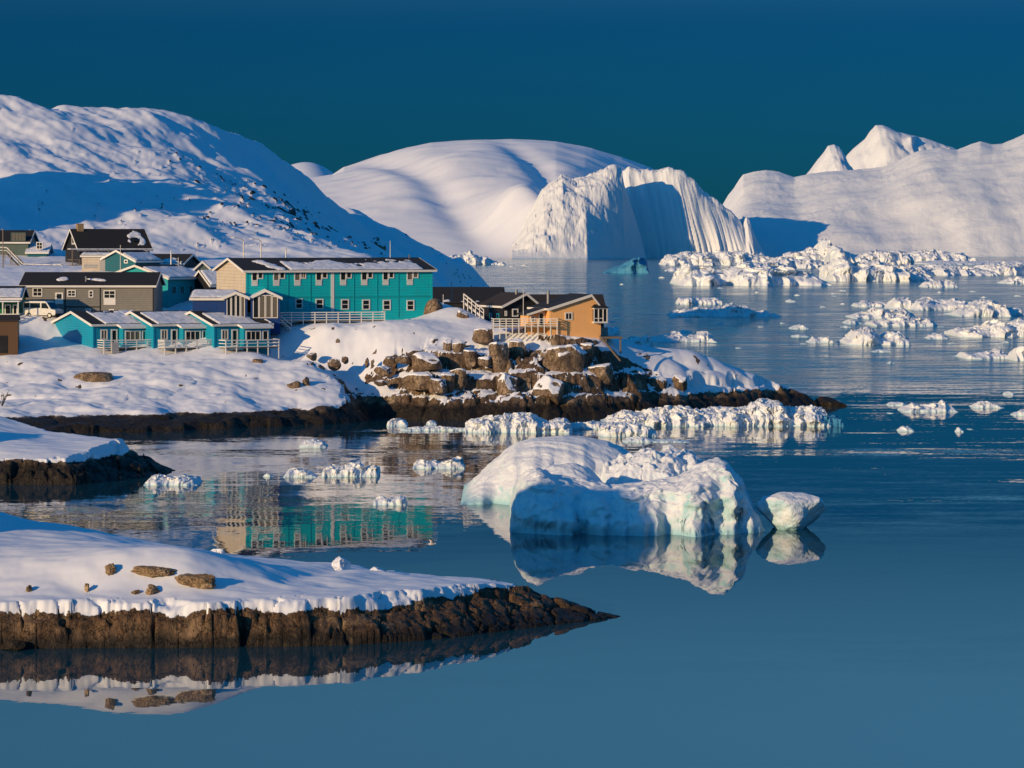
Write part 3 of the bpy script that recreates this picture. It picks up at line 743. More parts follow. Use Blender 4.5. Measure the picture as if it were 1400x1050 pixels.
berg('ice_floe', 'smooth oval lump of ice alone in the reflection of the western shore', 'ice floe', [(411,608),(418,603),(430,600),(440,602),(447,608)], 612, 3.4, 'floe', sc=1.2, hum=.25)
berg('ice_floe', 'low rubble floe with a blue right end, beside a smaller white one', 'ice floe', [(442,644),(448,637),(460,639),(472,637),(480,633),(492,634),(500,640),(508,635),(516,638),(518,647)], 652, 5, 'floe', sc=.9, hum=.55)
berg('ice_floe', 'small white floe just left of the rubble floe with the blue end', 'ice floe', [(389,650),(396,643),(408,640),(420,642),(428,647),(434,650)], 653, 3.2, 'floe', sc=.9, hum=.4)
berg('ice_floe', 'tiny white lump left of the small white floe', 'ice floe', [(361,650),(366,646),(371,648),(374,651)], 652, 1.1, 'floe', sc=.5)
berg('ice_floe', 'low floe with a peaked right end, left of the whaleback iceberg', 'ice floe', [(566,635),(575,629),(590,630),(600,633),(612,628),(625,625),(632,629),(635,636)], 641, 4.0, 'floe', sc=.9, hum=.5)
berg('ice_floe', 'grey flat floe drifting in the teal reflection', 'ice floe', [(512,684),(520,680),(530,683),(542,680),(552,680),(556,687)], 691, 3.0, 'floe', sc=.8, hum=.45)
berg('ice_floe', 'flat white floe near the tip of the dark rocky point', 'ice floe', [(201,658),(208,652),(220,650),(235,652),(250,651),(265,653),(273,659)], 664, 5.0, 'floe', sc=.9, hum=.4)

# --- open water bergs
B = [
 ('iceberg','flat topped tabular floe right of the orange house, above the hummocky one',[(926,411),(929,407.5),(945,407),(965,408),(980,408),(985,411)],416.5,18,'midice',.30,2.0),
 ('iceberg','long hummocky floe in mid fjord below the flat tabular one',[(915,430),(925,425),(940,424),(952,421),(960,424),(975,422),(988,421),(996,418),(1001,417),(1010,421),(1020,420),(1028,424),(1036,427),(1046,426),(1052,430),(1058,429),(1064,431)],433.5,22,'midice',.6,2.6),
 ('iceberg','white floe rising to a peak at its right end, beyond the headland',[(891,463),(900,459),(912,457),(925,456),(938,459),(950,459),(958,455),(964,453),(970,459),(976,465)],468,18,'midice',.45,2.2),
 ('ice_floe','thin floe close behind the floe with the peaked right end',[(929,453),(935,451),(942,452),(945,454)],456,7,'midice',.3,1.2),
 ('iceberg','row of round lumps of ice right behind the stairs of the orange house',[(812,466),(822,461),(832,464),(842,461),(852,466),(860,463),(868,461),(878,462),(885,459),(889,463),(892,470)],474,13,'floe',.6,2.0),
 ('ice_block','square pillar of ice beside the right wall of the orange house',[(828,455),(830,448),(837,450),(845,447),(847,456)],461,6,'floe',.5,2.0),
 ('ice_floe','small low floe alone in open water right of the tabular floe',[(1075,411),(1080,409),(1087,411)],413,7,'midice',.3,1.2),
 ('ice_floe','smooth wedge shaped small floe in mid fjord',[(1080,448),(1088,445),(1096,443),(1102,446),(1106,449)],450,8,'midice',.25,1.6),
 ('ice_floe','thin flat floe under the smooth wedge shaped one',[(1083,459),(1090,457),(1100,458),(1106,460)],461,6,'midice',.25,1.2),
 ('ice_floe','pair of little lumps frozen together right of the thin flat floe',[(1104,467),(1112,461),(1119,464),(1124,460),(1132,461),(1137,465)],469,8,'midice',.6,1.6),
 ('iceberg','grey smooth rounded berg lying low before the far ice cliff',[(924,386),(930,374),(940,362),(950,364),(962,368),(985,371),(1003,366),(1020,362),(1045,361),(1062,362),(1076,367),(1092,373),(1112,379),(1125,385)],391,95,'midice',.22,9.0),
 ('iceberg','blocky white berg with a tall left wall in the far ice field',[(1129,381),(1132,364),(1137,358),(1141,356),(1153,354.5),(1160,361),(1170,362),(1180,357),(1195,355),(1204,360),(1218,362),(1232,366),(1249,369),(1260,374),(1266,378)],385,80,'midice',.55,7.0),
 ('iceberg','tall ice tower with a knob on top beside the shadowed berg',[(1076,349),(1085,346),(1098,345),(1108,341),(1116,343),(1120,333),(1123,329),(1127,328),(1131,335),(1138,341),(1150,345),(1162,348)],361,120,'midice',.5,10.0),
 ('iceberg','smooth sloping slab of ice behind the blocky white berg',[(1134,345),(1140,337),(1153,343),(1165,346),(1176,350),(1188,357)],366,90,'midice',.25,9.0),
 ('iceberg','ragged rubble berg with a blue notch behind the blocky white berg',[(1178,350),(1190,345),(1205,343),(1218,346),(1226,343),(1236,346),(1240,352)],366,90,'midice',.6,8.0),
 ('iceberg','low white berg at the foot of the sunlit great berg',[(1238,350),(1250,345),(1270,342),(1290,345),(1310,347),(1322,350),(1326,354)],359,110,'midice',.4,8.0),
 ('iceberg','white berg with a spire in front of the distant rounded mountain',[(613,353),(620,349),(632,348),(640,345),(643,342.5),(647,348),(655,352),(664,351),(670,356),(680,358)],362,60,'midice',.5,6.0),
 ('ice_floe','tiny floe just right of the berg with the spire',[(681,360),(686,358),(691,361)],363,14,'midice',.3,2.5),
 ('iceberg','dark clear blue berg without snow in the shade of the ice cliff',[(826,372),(840,366),(855,361),(866,356),(876,355),(883,361),(886,372)],374,60,'blueice',.05,16.0),
 ('iceberg','low ragged rubble lying at the foot of the fluted ice cliff',[(906,357),(915,350),(930,348),(945,345),(958,347),(975,349),(985,342),(997,346),(1012,344),(1025,348),(1040,350),(1056,354)],363,120,'midice',.6,8.0),
 ('ice_floe','thin floe below the rubble at the foot of the ice cliff',[(910,369),(920,366),(935,366),(938,369)],371,25,'midice',.3,3.0),
 ('ice_raft','rubble filling the gap between the ice cliff and the tall tower',[(1052,357),(1062,353),(1075,352),(1088,355),(1100,354),(1120,358)],367,110,'midice',.6,6.0),
 ('iceberg','small peaked berg right of the blocky white berg',[(1261,390),(1270,385),(1282,384),(1292,382),(1300,385),(1306,390)],393,24,'midice',.45,3.5),
 ('iceberg','low floe cut by the right picture edge below the far ice field',[(1370,385),(1380,381),(1395,379),(1412,380),(1425,385)],388,26,'midice',.4,3.5),
 ('ice_raft','rubble raft in the far ice field at the right picture edge',[(1338,372),(1345,363),(1356,360),(1366,363),(1380,361),(1395,363),(1415,362),(1425,370)],376,90,'midice',.55,6.0),
 ('ice_raft','flat field of ice pieces under the sunlit great berg',[(1185,372),(1215,366),(1240,363),(1262,365),(1285,362),(1310,366),(1345,370)],377,140,'midice',.55,5.0),
 ('ice_raft','long thin white sheet of ice at the waterline of the sunlit great berg',[(1255,359),(1290,357),(1330,358),(1370,357),(1412,357),(1440,359)],362,220,'midice',.4,7.0),
 ('iceberg','low hummocky floe at the left edge of the cluster on the right',[(1169,415),(1180,412),(1190,413),(1200,412),(1210,414),(1212,417)],420,20,'midice',.55,2.2),
 ('iceberg','grey peaked berg at the top of the cluster on the right',[(1214,422),(1220,411),(1230,407),(1237,405),(1246,410),(1252,420)],423,24,'midice',.3,4.0),
 ('iceberg','smooth long white hump right of the grey peaked berg',[(1244,422),(1252,412),(1265,409),(1285,410),(1300,409),(1315,412),(1322,418)],424.5,30,'midice',.22,5.0),
 ('iceberg','white berg with a cracked rounded top, right of the smooth long hump',[(1303,428),(1315,421),(1328,414),(1338,410),(1350,409),(1358,414),(1368,418),(1372,428)],433,32,'midice',.4,4.0),
 ('ice_block','square grey block at the right end of the cluster',[(1372,428),(1376,421),(1386,420),(1392,423),(1394,430)],432,14,'midice',.35,3.0),
 ('iceberg','low rubble floe in front of the grey peaked berg',[(1163,432),(1175,428),(1186,427),(1198,422),(1207,423),(1220,425),(1235,424),(1246,430)],436,24,'midice',.55,2.4),
 ('iceberg','ragged low floe, the nearest of the cluster on the right',[(1190,440),(1205,437),(1220,436),(1235,431),(1245,433),(1256,437),(1268,436),(1275,440)],446.5,22,'midice',.5,2.2),
 ('ice_floe','thin flat floe left of the nearest floe of the cluster',[(1154,440),(1160,437),(1170,438),(1177,441)],442.5,9,'midice',.3,1.2),
 ('ice_floe','very thin floe below the thin flat one beside the cluster',[(1150,447),(1156,445),(1163,447)],448,5,'midice',.3,1.0),
 ('iceberg','white berg with two peaks and a saddle in the open fjord',[(1154,466),(1160,463),(1165,453),(1174,450),(1182,449),(1186,447),(1192,455),(1198,460),(1206,461),(1213,457),(1221,453),(1230,457),(1236,462),(1237,468)],472,20,'floe',.42,2.8),
 ('ice_floe','small lumpy floe right of the berg with two peaks',[(1267,461),(1275,457),(1283,456),(1289,457),(1294,461)],463.5,9,'floe',.5,1.6),
 ('ice_floe','flat thin floe below the berg with two peaks',[(1193,480),(1202,478),(1212,478),(1217,480)],481.5,5,'floe',.3,1.0),
 ('ice_floe','tiny fleck of ice below the flat thin floe',[(1213,496),(1217,494),(1222,496)],497,2.5,'floe',.3,.7),
 ('iceberg','large lumpy floe with a rounded block at the right picture edge',[(1304,452),(1318,449),(1330,450),(1345,446),(1352,441),(1362,438),(1370,443),(1380,447),(1392,440),(1410,437),(1430,445)],461.5,24,'floe',.5,2.8),
 ('iceberg','low floe with a small sharp peak near the right picture edge',[(1314,487),(1318,481),(1326,484),(1335,485),(1345,481),(1356,481),(1363,476),(1370,482),(1380,485),(1382,489)],491,14,'floe',.42,2.0),
 ('ice_block','rounded block of ice cut by the right picture edge',[(1383,489),(1387,478),(1394,473),(1405,473),(1415,480),(1418,490)],494,10,'floe',.3,2.4),
 ('ice_floe','flat oblong floe at the edge of the calm water on the right',[(1214,552),(1220,550),(1232,550),(1238,552)],555,3.5,'floe',.25,.9),
 ('ice_floe','rubble floe with a clear mirror image on the right',[(1232,560),(1240,556),(1248,552),(1258,555),(1272,554),(1285,552),(1292,550),(1300,555),(1305,560)],563.5,6,'floe',.55,1.3),
 ('ice_floe','peaked small floe right of the mirrored rubble floe',[(1329,554),(1338,549),(1350,550),(1358,550),(1364,553),(1370,556)],558,4.5,'floe',.5,1.1),
 ('ice_floe','low floe cut by the right picture edge beside the peaked small floe',[(1385,566),(1393,562),(1405,560),(1415,564)],569,4,'floe',.5,1.1),
 ('ice_floe','smooth oval floe below the mirrored rubble floe',[(1228,587),(1234,583),(1242,583),(1248,587)],590,2.6,'floe',.25,1.0),
 ('ice_floe','tiny lump of ice right of the smooth oval floe',[(1307,588),(1311,585),(1316,588)],591,1.4,'floe',.4,.7),
 ('ice_floe','flat fleck of ice near the right picture edge above the peaked small floe',[(1373,537),(1380,535),(1385,538)],540,2.5,'floe',.3,.8),
]
for nm, lab, prof, wl, dep, mat, hum, sc in B:
    berg(nm, lab, nm.replace('_', ' '), prof, wl, dep, mat, hum=hum, sc=sc, amp=.22)
r_ = random.Random(3)
tiny = [(1035,400),(1070,442),(985,394),(850,389),(842,432),(838,440),(985,443),(1040,447),(1090,404),(1125,420),(1098,470),(1010,476),(1140,405),(1330,399),(1345,407),(1391,405),(1285,400),(1152,416),(1286,447),(1367,475),(1217,565),(1326,587),(1140,402),(700,365),(716,363),(905,380),(1152,398),(1300,470),(1375,468),(1188,440)]
for k, (a, y) in enumerate(tiny):
    w = r_.uniform(2.2, 5); h = r_.uniform(.8, 1.8)
    d = DW(y)
    berg('ice_fragment', 'small white fragment of ice floating alone on open blue water', 'ice fragment', [(a-w, y-.4), (a-w*.3, y-h), (a+w*.4, y-h*.7), (a+w, y-.4)], y+.3, max(1.2, w*d/F*1.4), 'floe', 'ice fragments on the open water', hum=.4, sc=max(.6, w*d/F*.5), nx=16, ny=12)

# --- the great far bergs
def far_cliff():
    x = np.linspace(XA(700, 3500), XA(1062, 3600), 560); y = np.linspace(3330, 4000, 190)
    X, Y = np.meshgrid(x, y, indexing='ij')
    # left mass: hummocky snow slope falling to the water, cut off by a steep right side
    yl = interp(700+X*F/3500, [(690,3350),(800,3390),(850,3480),(884,3540)]); t = np.clip((Y-yl)/(3580-yl), -1, 1)
    pl = [(640,356),(690,342),(705,325),(718,300),(730,280),(742,258),(768,240),(785,244),(803,242),(815,236),(829,228),(843,226),(850,230),(854,252),(858,266),(868,294),(877,325),(884,352),(888,366)]
    pxr = 700+X*F/3560
    # the right side runs back to the left as it rises: facing away from the sun
    hl = ZA(interp(pxr, pl), 3560)
    gl = np.where(t > 0, np.sin(np.clip(t,0,1)*np.pi/2)**.95, t*.3); gl = np.where(Y > 3588, 1-((Y-3588)/55)**2, gl)
    zl = np.where(hl > 0, hl*np.maximum(gl, -.3), -3)
    pos = np.clip(zl/14, 0, 1)
    ez = np.exp(-((pxr-790)/50)**2)
    zl = rough_z(X, Y, zl, 15, 301, .20, .20, .03)*pos+zl*(1-pos)
    # right wall: flutes running down its face
    pr = [(838,366),(845,290),(852,236),(860,229),(870,232),(890,233),(905,231),(921,230),(930,233),(938,238),(950,246),(963,262),(980,273),(996,287),(1004,293),(1012,300),(1016,310),(1021,297),(1026,300),(1031,318),(1038,334),(1048,352),(1054,366)]
    dr = 3650
    pxw = 700+X*F/dr
    bend = 11*fbm(X/90, Y/160, 2, 311)
    fl = ridged((X+bend+.25*(Y-3680))/26, X*0+.5, 4, 313)
    fl2 = ridged((X+bend+.3*(Y-3680))/8, X*0+2.5, 3, 315)
    hr = ZA(interp(pxw, pr), dr)
    yf = 3592+np.clip(pxw-900,-60,160)*.05-13*fl-5*fl2
    t = (Y-yf)/(dr+10-yf)
    gr = np.where(t > 0, np.clip(t, 0, 1)**.75, t*.4); gr = np.where(Y > dr+30, 1-((Y-dr-30)/300)**2, np.minimum(gr, 1))
    zr = np.where(hr > 0, hr*gr, -3)+np.clip(hr*gr/20,0,1)*3.0*fbm(X/14,Y/14,4,317)*sstep(3620,3660,Y)
    z = np.maximum(zl, zr)
    tag(grid_mesh('iceberg', X, Y, z, M['farice'], zmin=-2), 'huge far iceberg with a steep fluted cliff beside the rounded mountain', 'iceberg')
far_cliff()
def great_berg():
    pa = np.linspace(968, 1780, 560); da = np.linspace(3560, 5200, 240)
    px, d = np.meshgrid(pa, da, indexing='ij'); X = XA(px, d); Y = d
    ridge = [(968,352),(978,330),(986,285),(996,268),(1004,258),(1010,248),(1016,240),(1030,236),(1047,234),(1065,236),(1086,243),(1108,238),(1129,234),(1150,232),(1171,231),(1206,229),(1223,223),(1240,214),(1257,207),(1286,203),(1309,203),(1325,197),(1340,192),(1357,195),(1371,193),(1386,187),(1400,181),(1450,165),(1550,150),(1780,160)]
    dr = 4300
    hr = ZA(interp(px, ridge), dr); hs = smooth_rows(hr, 16)
    t = (Y-(3720+25*fbm(X/150, X*0, 3, 330)))/(dr-3720)
    w = sstep(.6, .98, t); hr = hs*(1-w)+hr*w
    g = np.where(t > 0, np.clip(t,0,1)**.78, t*.3); g = np.where(Y > dr, 1-((Y-dr)/850)**2, g)
    Z = hr*g
    pos = np.clip(Z/15, 0, 1)*np.clip((1.15-t)*4, .12, 1)
    a = .75*X+.5*Y
    Z = Z+pos*(10*fbm(X/260, Y/300, 3, 331)+3.5*ridged(a/170, (Y-.5*X)/60, 3, 333)+2.2*np.maximum(0,ridged(a/26,(Y-.4*X)/12,3,337)-.35)*sstep(-.1,.5,fbm(X/120,Y/160,2,338))+.8*fbm(X/30, Y/42, 4, 335))
    tag(grid_mesh('iceberg', X, Y, Z, M['farice'], zmin=-2), 'immense sunlit iceberg with a long smooth flank filling the right horizon', 'iceberg')
great_berg()
def peak(label, prof, dr, depth, seed):
    x0 = prof[0][0]; x1 = prof[-1][0]
    X, Y = np.meshgrid(np.linspace(XA(x0, dr), XA(x1, dr), 150), np.linspace(dr-depth, dr+depth, 110), indexing='ij')
    h = ZA(interp(700+X*F/dr, prof), dr); t = np.abs(Y-dr)/depth
    z = h*(1-t**1.3)
    f1, f2, ih, cx, cy = voro(X/75, Y/220, seed); th = ih*30
    z = z+np.clip((1-t)*3,0,1)*(15*((ih-.5)+.9*(np.cos(th)*cx+np.sin(th)*cy))+6*fbm(X/40, Y/60, 4, seed))*np.clip(t*6,.1,1)
    tag(grid_mesh('iceberg', X, Y, z, M['farice'], zmin=-2), label, 'iceberg')
peak('pointed ice pinnacle, the smaller of two peaks rising behind the sunlit great berg', [(1085,262),(1100,242),(1108,232),(1118,218),(1127,207),(1132,199),(1140,197),(1147,200),(1153,209),(1158,222),(1170,240),(1190,262)], 6000, 420, 340)
peak('broad ice peak, the larger of two peaks rising behind the sunlit great berg', [(1150,240),(1158,211),(1167,202),(1183,189),(1190,178),(1197,171),(1206,171),(1214,174),(1226,180),(1245,185),(1263,188),(1285,196),(1302,201),(1330,214),(1380,240)], 6600, 520, 350)
# ---------------------------------------------------------------- buildings
class House:
    """px,d: front left corner; th: turn of the front (degrees, front then looks to the right); zb floor, ze eave, zr ridge"""
    def __init__(s, name, label, px, d, th, zb, ze, zr, L, W, ridge='u', wall='grey', roof='roof', over=.35, cat='house', group=None, apex=.5, under=1.6, roofname='roof', trim=True, thick=.16):
        s.X = XA(px, d); s.Y = d; s.th = math.radians(th); s.zb = zb; s.h = ze-zb; s.r = zr-zb; s.L = L; s.W = W; s.ridge = ridge; s.apex = apex
        s.c = math.cos(s.th); s.sn = math.sin(s.th)
        s.root = empty(name, (s.X, s.Y, zb), s.th); tag(s.root, label, cat, group)
        h, r = s.h, s.r; mb = MB(); u = -under
        if ridge == 'u':
            a = [(0,0,u),(0,W,u),(0,W,h),(0,W*apex,r),(0,0,h)]; b = [(L,y,z) for x,y,z in a]
            mb.prism(a, b)
        else:
            a = [(0,0,u),(0,0,h),(L*apex,0,r),(L,0,h),(L,0,u)]; b = [(x,W,z) for x,y,z in a]
            mb.prism(a, b)
        mb.build('wall', M[wall], s.root)
        s.over = over; s.t = thick
        rb = MB(); fb = MB(); t = thick; o = over; e = .012
        if ridge == 'u':
            k1 = (r-h)/(W*apex); k2 = (r-h)/(W*(1-apex))
            for (y0, z0, y1, z1) in ((-o, h-o*k1, W*apex, r), (W+o, h-o*k2, W*apex, r)):
                rb.prism([(-o,y0,z0+e),(-o,y1,z1+e),(-o,y1,z1+t),(-o,y0,z0+t)], [(L+o,y0,z0+e),(L+o,y1,z1+e),(L+o,y1,z1+t),(L+o,y0,z0+t)])
                for xx in (-o-.05, L+o):
                    fb.prism([(xx,y0,z0-.12),(xx,y1,z1-.12),(xx,y1,z1+t+.02),(xx,y0,z0+t+.02)], [(xx+.05,y0,z0-.12),(xx+.05,y1,z1-.12),(xx+.05,y1,z1+t+.02),(xx+.05,y0,z0+t+.02)])
            fb.box(-o, L+o, -o-.05, -o, h-o*k1-.10, h-o*k1+t)
        else:
            k1 = (r-h)/(L*apex); k2 = (r-h)/(L*(1-apex))
            for (x0, z0, x1, z1) in ((-o, h-o*k1, L*apex, r), (L+o, h-o*k2, L*apex, r)):
                rb.prism([(x0,-o,z0+e),(x1,-o,z1+e),(x1,-o,z1+t),(x0,-o,z0+t)], [(x0,W+o,z0+e),(x1,W+o,z1+e),(x1,W+o,z1+t),(x0,W+o,z0+t)])
                fb.prism([(x0,-o-.05,z0-.16),(x1,-o-.05,z1-.16),(x1,-o-.05,z1+t+.02),(x0,-o-.05,z0+t+.02)], [(x0,-o,z0-.16),(x1,-o,z1-.16),(x1,-o,z1+t+.02),(x0,-o,z0+t+.02)])
            fb.box(-o-.05, -o, -o, W+o, h-o*k1-.08, h-o*k1+t)
        s.roof = rb.build(roofname, M[roof], s.root)
        if trim: fb.build('fascia', M['white'], s.root)
    def face(s, f):
        if f == 'front': return (0,0), (1,0), (0,-1)
        if f == 'left': return (0,0), (0,1), (-1,0)
        if f == 'right': return (s.L,0), (0,1), (1,0)
    def uz(s, f, px, py, off=0.0):
        o, dr, n = s.face(f); o = (o[0]+n[0]*off, o[1]+n[1]*off)
        wx = s.X+o[0]*s.c-o[1]*s.sn; wy = s.Y+o[0]*s.sn+o[1]*s.c
        dx = dr[0]*s.c-dr[1]*s.sn; dy = dr[0]*s.sn+dr[1]*s.c
        k = (px-700)/F
        u = (k*wy-wx)/(dx-k*dy); Y = wy+u*dy
        return u, CAMH-(py-YH)*Y/F-s.zb
    def loc(s, f, u, z, out):
        o, dr, n = s.face(f); return (o[0]+dr[0]*u+n[0]*out, o[1]+dr[1]*u+n[1]*out, z)
    def slab(s, mb, f, u0, u1, z0, z1, o0, o1):
        mb.hexa([s.loc(f,u0,z0,o0), s.loc(f,u1,z0,o0), s.loc(f,u1,z0,o1), s.loc(f,u0,z0,o1), s.loc(f,u0,z1,o0), s.loc(f,u1,z1,o0), s.loc(f,u1,z1,o1), s.loc(f,u0,z1,o1)])
    def window_uz(s, f, u0, u1, z0, z1, cols=1, rows=1, name='window', fw=.13, glass='glass', frame='white', off=0.0, parent=None, sill=False):
        mb = MB(); a = off-.02; b = off+.075
        s.slab(mb,f,u0,u1,z0,z0+fw,a,b); s.slab(mb,f,u0,u1,z1-fw,z1,a,b); s.slab(mb,f,u0,u0+fw,z0+fw,z1-fw,a,b); s.slab(mb,f,u1-fw,u1,z0+fw,z1-fw,a,b)
        w = fw*.55
        for i in range(1, cols):
            c = u0+fw+(u1-u0-2*fw)*i/cols; s.slab(mb,f,c-w/2,c+w/2,z0+fw,z1-fw,a,b-.015)
        for i in range(1, rows):
            c = z0+fw+(z1-z0-2*fw)*i/rows; s.slab(mb,f,u0+fw,u1-fw,c-w/2,c+w/2,a,b-.025)
        fr = mb.build(name, M[frame], parent or s.root)
        g = MB(); s.slab(g,f,u0+fw,u1-fw,z0+fw,z1-fw,a+.005,off+.022); g.build('pane', M[glass], fr)
        return fr
    def window(s, f, x0, y0, x1, y1, **kw):
        off = kw.get('off', 0.0); ym = (y0+y1)/2; xm = (x0+x1)/2
        u0 = s.uz(f, x0, ym, off)[0]; u1 = s.uz(f, x1, ym, off)[0]; z1 = s.uz(f, xm, y0, off)[1]; z0 = s.uz(f, xm, y1, off)[1]
        return s.window_uz(f, min(u0,u1), max(u0,u1), z0, z1, **kw)
    def door(s, f, x0, y0, x1, y1, col='white', glass=True, off=0.0):
        ym = (y0+y1)/2; u0 = s.uz(f,x0,ym,off)[0]; u1 = s.uz(f,x1,ym,off)[0]; z1 = s.uz(f,x0,y0,off)[1]; z0 = s.uz(f,x0,y1,off)[1]
        mb = MB(); s.slab(mb,f,u0,u1,z0,z1,off-.02,off+.07); dd = mb.build('door', M[col], s.root)
        if glass:
            g = MB(); w = (u1-u0); s.slab(g,f,u0+.2*w,u1-.2*w,z0+.45*(z1-z0),z1-.12*(z1-z0),off+.05,off+.078); g.build('door_window', M['glass'], dd)
        g = MB(); s.slab(g,f,u0+.06,u0+.14,z0+.95,z0+1.05,off+.06,off+.13); g.build('handle', M['metal'], dd)
    def boards(s, f, us, z0, z1, w=.16, mat='white', name='corner_board'):
        for u in us:
            mb = MB(); s.slab(mb,f,u-w/2,u+w/2,z0,z1,-.02,.05); mb.build(name, M[mat], s.root)
    def band(s, f, u0, u1, z, h, mat, name='trim_board', out=.05):
        mb = MB(); s.slab(mb,f,u0,u1,z,z+h,-.02,out); return mb.build(name, M[mat], s.root)
    def roof_point(s, side, a, b):
        """a along the ridge 0..1, b from eave 0 to ridge 1; side 0 front/left slope, 1 the other"""
        o = s.over
        if s.ridge == 'u':
            ap = s.W*s.apex; y0, y1 = (-o, ap) if side == 0 else (s.W+o, ap)
            k = (s.r-s.h)/(ap if side == 0 else s.W-ap); z0 = s.h-o*k
            return (-o+(s.L+2*o)*a, y0+(y1-y0)*b, z0+(s.r-z0)*b)
        ap = s.L*s.apex; x0, x1 = (-o, ap) if side == 0 else (s.L+o, ap)
        k = (s.r-s.h)/(ap if side == 0 else s.L-ap); z0 = s.h-o*k
        return (x0+(x1-x0)*b, -o+(s.W+2*o)*a, z0+(s.r-z0)*b)
    def snow(s, side, cover, seed=1, t=.17, rect=None, name='roof_snow', n=(90,30)):
        """snow lying on part of a roof slope; cover(a,b) > 0 where it lies"""
        a0, a1, b0, b1 = rect or (.01,.99,.0,.97)
        A, Bq = np.meshgrid(np.linspace(a0,a1,n[0]), np.linspace(b0,b1,n[1]), indexing='ij')
        p0 = np.array(s.roof_point(side,0,0)); pu = np.array(s.roof_point(side,1,0))-p0; pv = np.array(s.roof_point(side,0,1))-p0
        ex = np.linalg.norm(pu); ey = np.linalg.norm(pv)
        c = cover(A, Bq)+.16*fbm(A*ex/1.3, Bq*ey/1.3, 4, seed)
        edge = np.minimum(np.minimum((A-a0)*ex, (a1-A)*ex), np.minimum((Bq-b0)*ey+.05, (b1-Bq)*ey))
        c = np.minimum(c, edge*1.2-.02)
        h = np.where(c > 0, t*np.sqrt(np.clip(c/.22, 0, 1))*(1+.25*fbm(A*ex/1.8, Bq*ey/1.8, 3, seed+5)), -.09)
        co = p0+A[...,None]*pu+Bq[...,None]*pv; Z = co[...,2]+s.t+h
        o = grid_mesh(name, co[...,0], co[...,1], Z, M['snowcap'], zmin=-99, parent=s.root, origin=(0,0,0))
        # drop faces lying under the roof
        return o
    def chimney(s, a, b, side=0, w=.6, h=1.0, mat='brick', rnd=False):
        x, y, z = s.roof_point(side, a, b); mb = MB()
        if rnd: mb.tube((x,y,z-.2), (x,y,z+h), w/2, n=12)
        else: mb.box(x-w/2, x+w/2, y-w/2, y+w/2, z-.4, z+h); mb.box(x-w/2-.05, x+w/2+.05, y-w/2-.05, y+w/2+.05, z+h, z+h+.1)
        mb.build('chimney', M[mat], s.roof)
    def box(s, name, x0, x1, y0, y1, z0, z1, mat, parent=None):
        mb = MB(); mb.box(x0,x1,y0,y1,z0,z1); return mb.build(name, M[mat], parent or s.root)

def deck(root, x0, x1, y0, y1, z, zlow, mat='white', floor='wood', nx=6, rail=1.0, ends=True, slats=2, lx=None, close=0, sides=(1,1)):
    """a timber deck in front of a wall (y0 < y1 = wall); > railing posts, rails, legs"""
    mb = MB(); mb.box(x0,x1,y0,y1-.02,z-.14,z); fl = mb.build('deck', M[floor], root)
    for i in range(nx+1):
        x = x0+.06+(x1-x0-.12)*i/nx
        m2 = MB(); m2.box(x-.06,x+.06,y0-.10,y0+.02-.02,zlow,z+rail); m2.build('post', M[mat], fl)
    rb = MB()
    for j in range(slats+1):
        zz = z+rail*(1-j/(slats+.35)); hh = .11 if j == 0 else .085
        rb.box(x0-.06, x1+.06, y0-.16, y0-.102, zz-hh, zz)
        if sides[0]: rb.box(x0-.06, x0-.005, y0-.10, y1-.03, zz-hh, zz)
        if sides[1]: rb.box(x1+.005, x1+.06, y0-.10, y1-.03, zz-hh, zz)
    if close: rb.box(x0+close*(x1-x0), x1, y0-.10, y0-.06, z+.08, z+rail-.12)
    rb.build('railing', M[mat], fl)
    return fl

# --- the long turquoise building
T = House('apartment_house', 'long two storey turquoise house with a snow patched black roof and cream gable', 336, 355.5, 22, 11.25, 17.3, 18.75, 24.9, 13.0, 'u', 'teal', 'roof', over=.45, cat='house')
L = T.uz('front', 583, 400)[0]
mb = MB(); mb.prism([(-.03,-.02,-1.2),(-.03,T.W+.02,-1.2),(-.03,T.W+.02,T.h),(-.03,T.W/2,T.r),(-.03,-.02,T.h)], [(.02,-.02,-1.2),(.02,T.W+.02,-1.2),(.02,T.W+.02,T.h),(.02,T.W/2,T.r),(.02,-.02,T.h)]); mb.build('gable_wall', M['cream'], T.root)
def cr2(x, y): return 250+x/3.784, 290+y/3.784
zt = T.h-.05
for i, (xa, xb) in enumerate([(355,415),(467,528),(576,637),(687,748),(813,873),(922,983),(1033,1092),(1158,1218)]):
    c0 = cr2(xa, 0)[0]; c1 = cr2(xb, 0)[0]
    u0 = T.uz('front', c0, 380)[0]; u1 = T.uz('front', c1, 380)[0]; um = u0+(u1-u0)*.53
    fr = T.window_uz('front', u0, um, T.h-1.28, T.h-.12, 1, 1, fw=.12, glass='curtain' if i in (1,2,7) else 'glass')
    T.window_uz('front', um+.002, u1, T.h-1.0, T.h-.12, 2 if i in (2,) else 1, 1, fw=.12, glass='curtain' if i in (2,7) else 'glass')
    pb = MB()
    for q in range(4): T.slab(pb, 'front', u0+.02, um-.02, T.h-1.86+q*.142, T.h-1.86+q*.142+.125, -.02, .06+.008*(q%2))
    pb.build('spandrel_panel', M['white'], T.root)
for i, (xa, xb) in enumerate([(581,620),(686,727),(818,859),(927,968),(1034,1075),(1157,1197)]):
    y = 447+i*1.6
    T.window('front', cr2(xa,0)[0], cr2(0,y)[1], cr2(xb,0)[0], cr2(0,y+54)[1], rows=2, fw=.14, glass='glass')
u = T.uz('front', cr2(774,0)[0], 400)[0]; T.boards('front', [u], -.3, T.h, .42, 'white', 'pilaster')
T.boards('front', [.12, T.L-.12], -1, T.h, .22, 'teal')
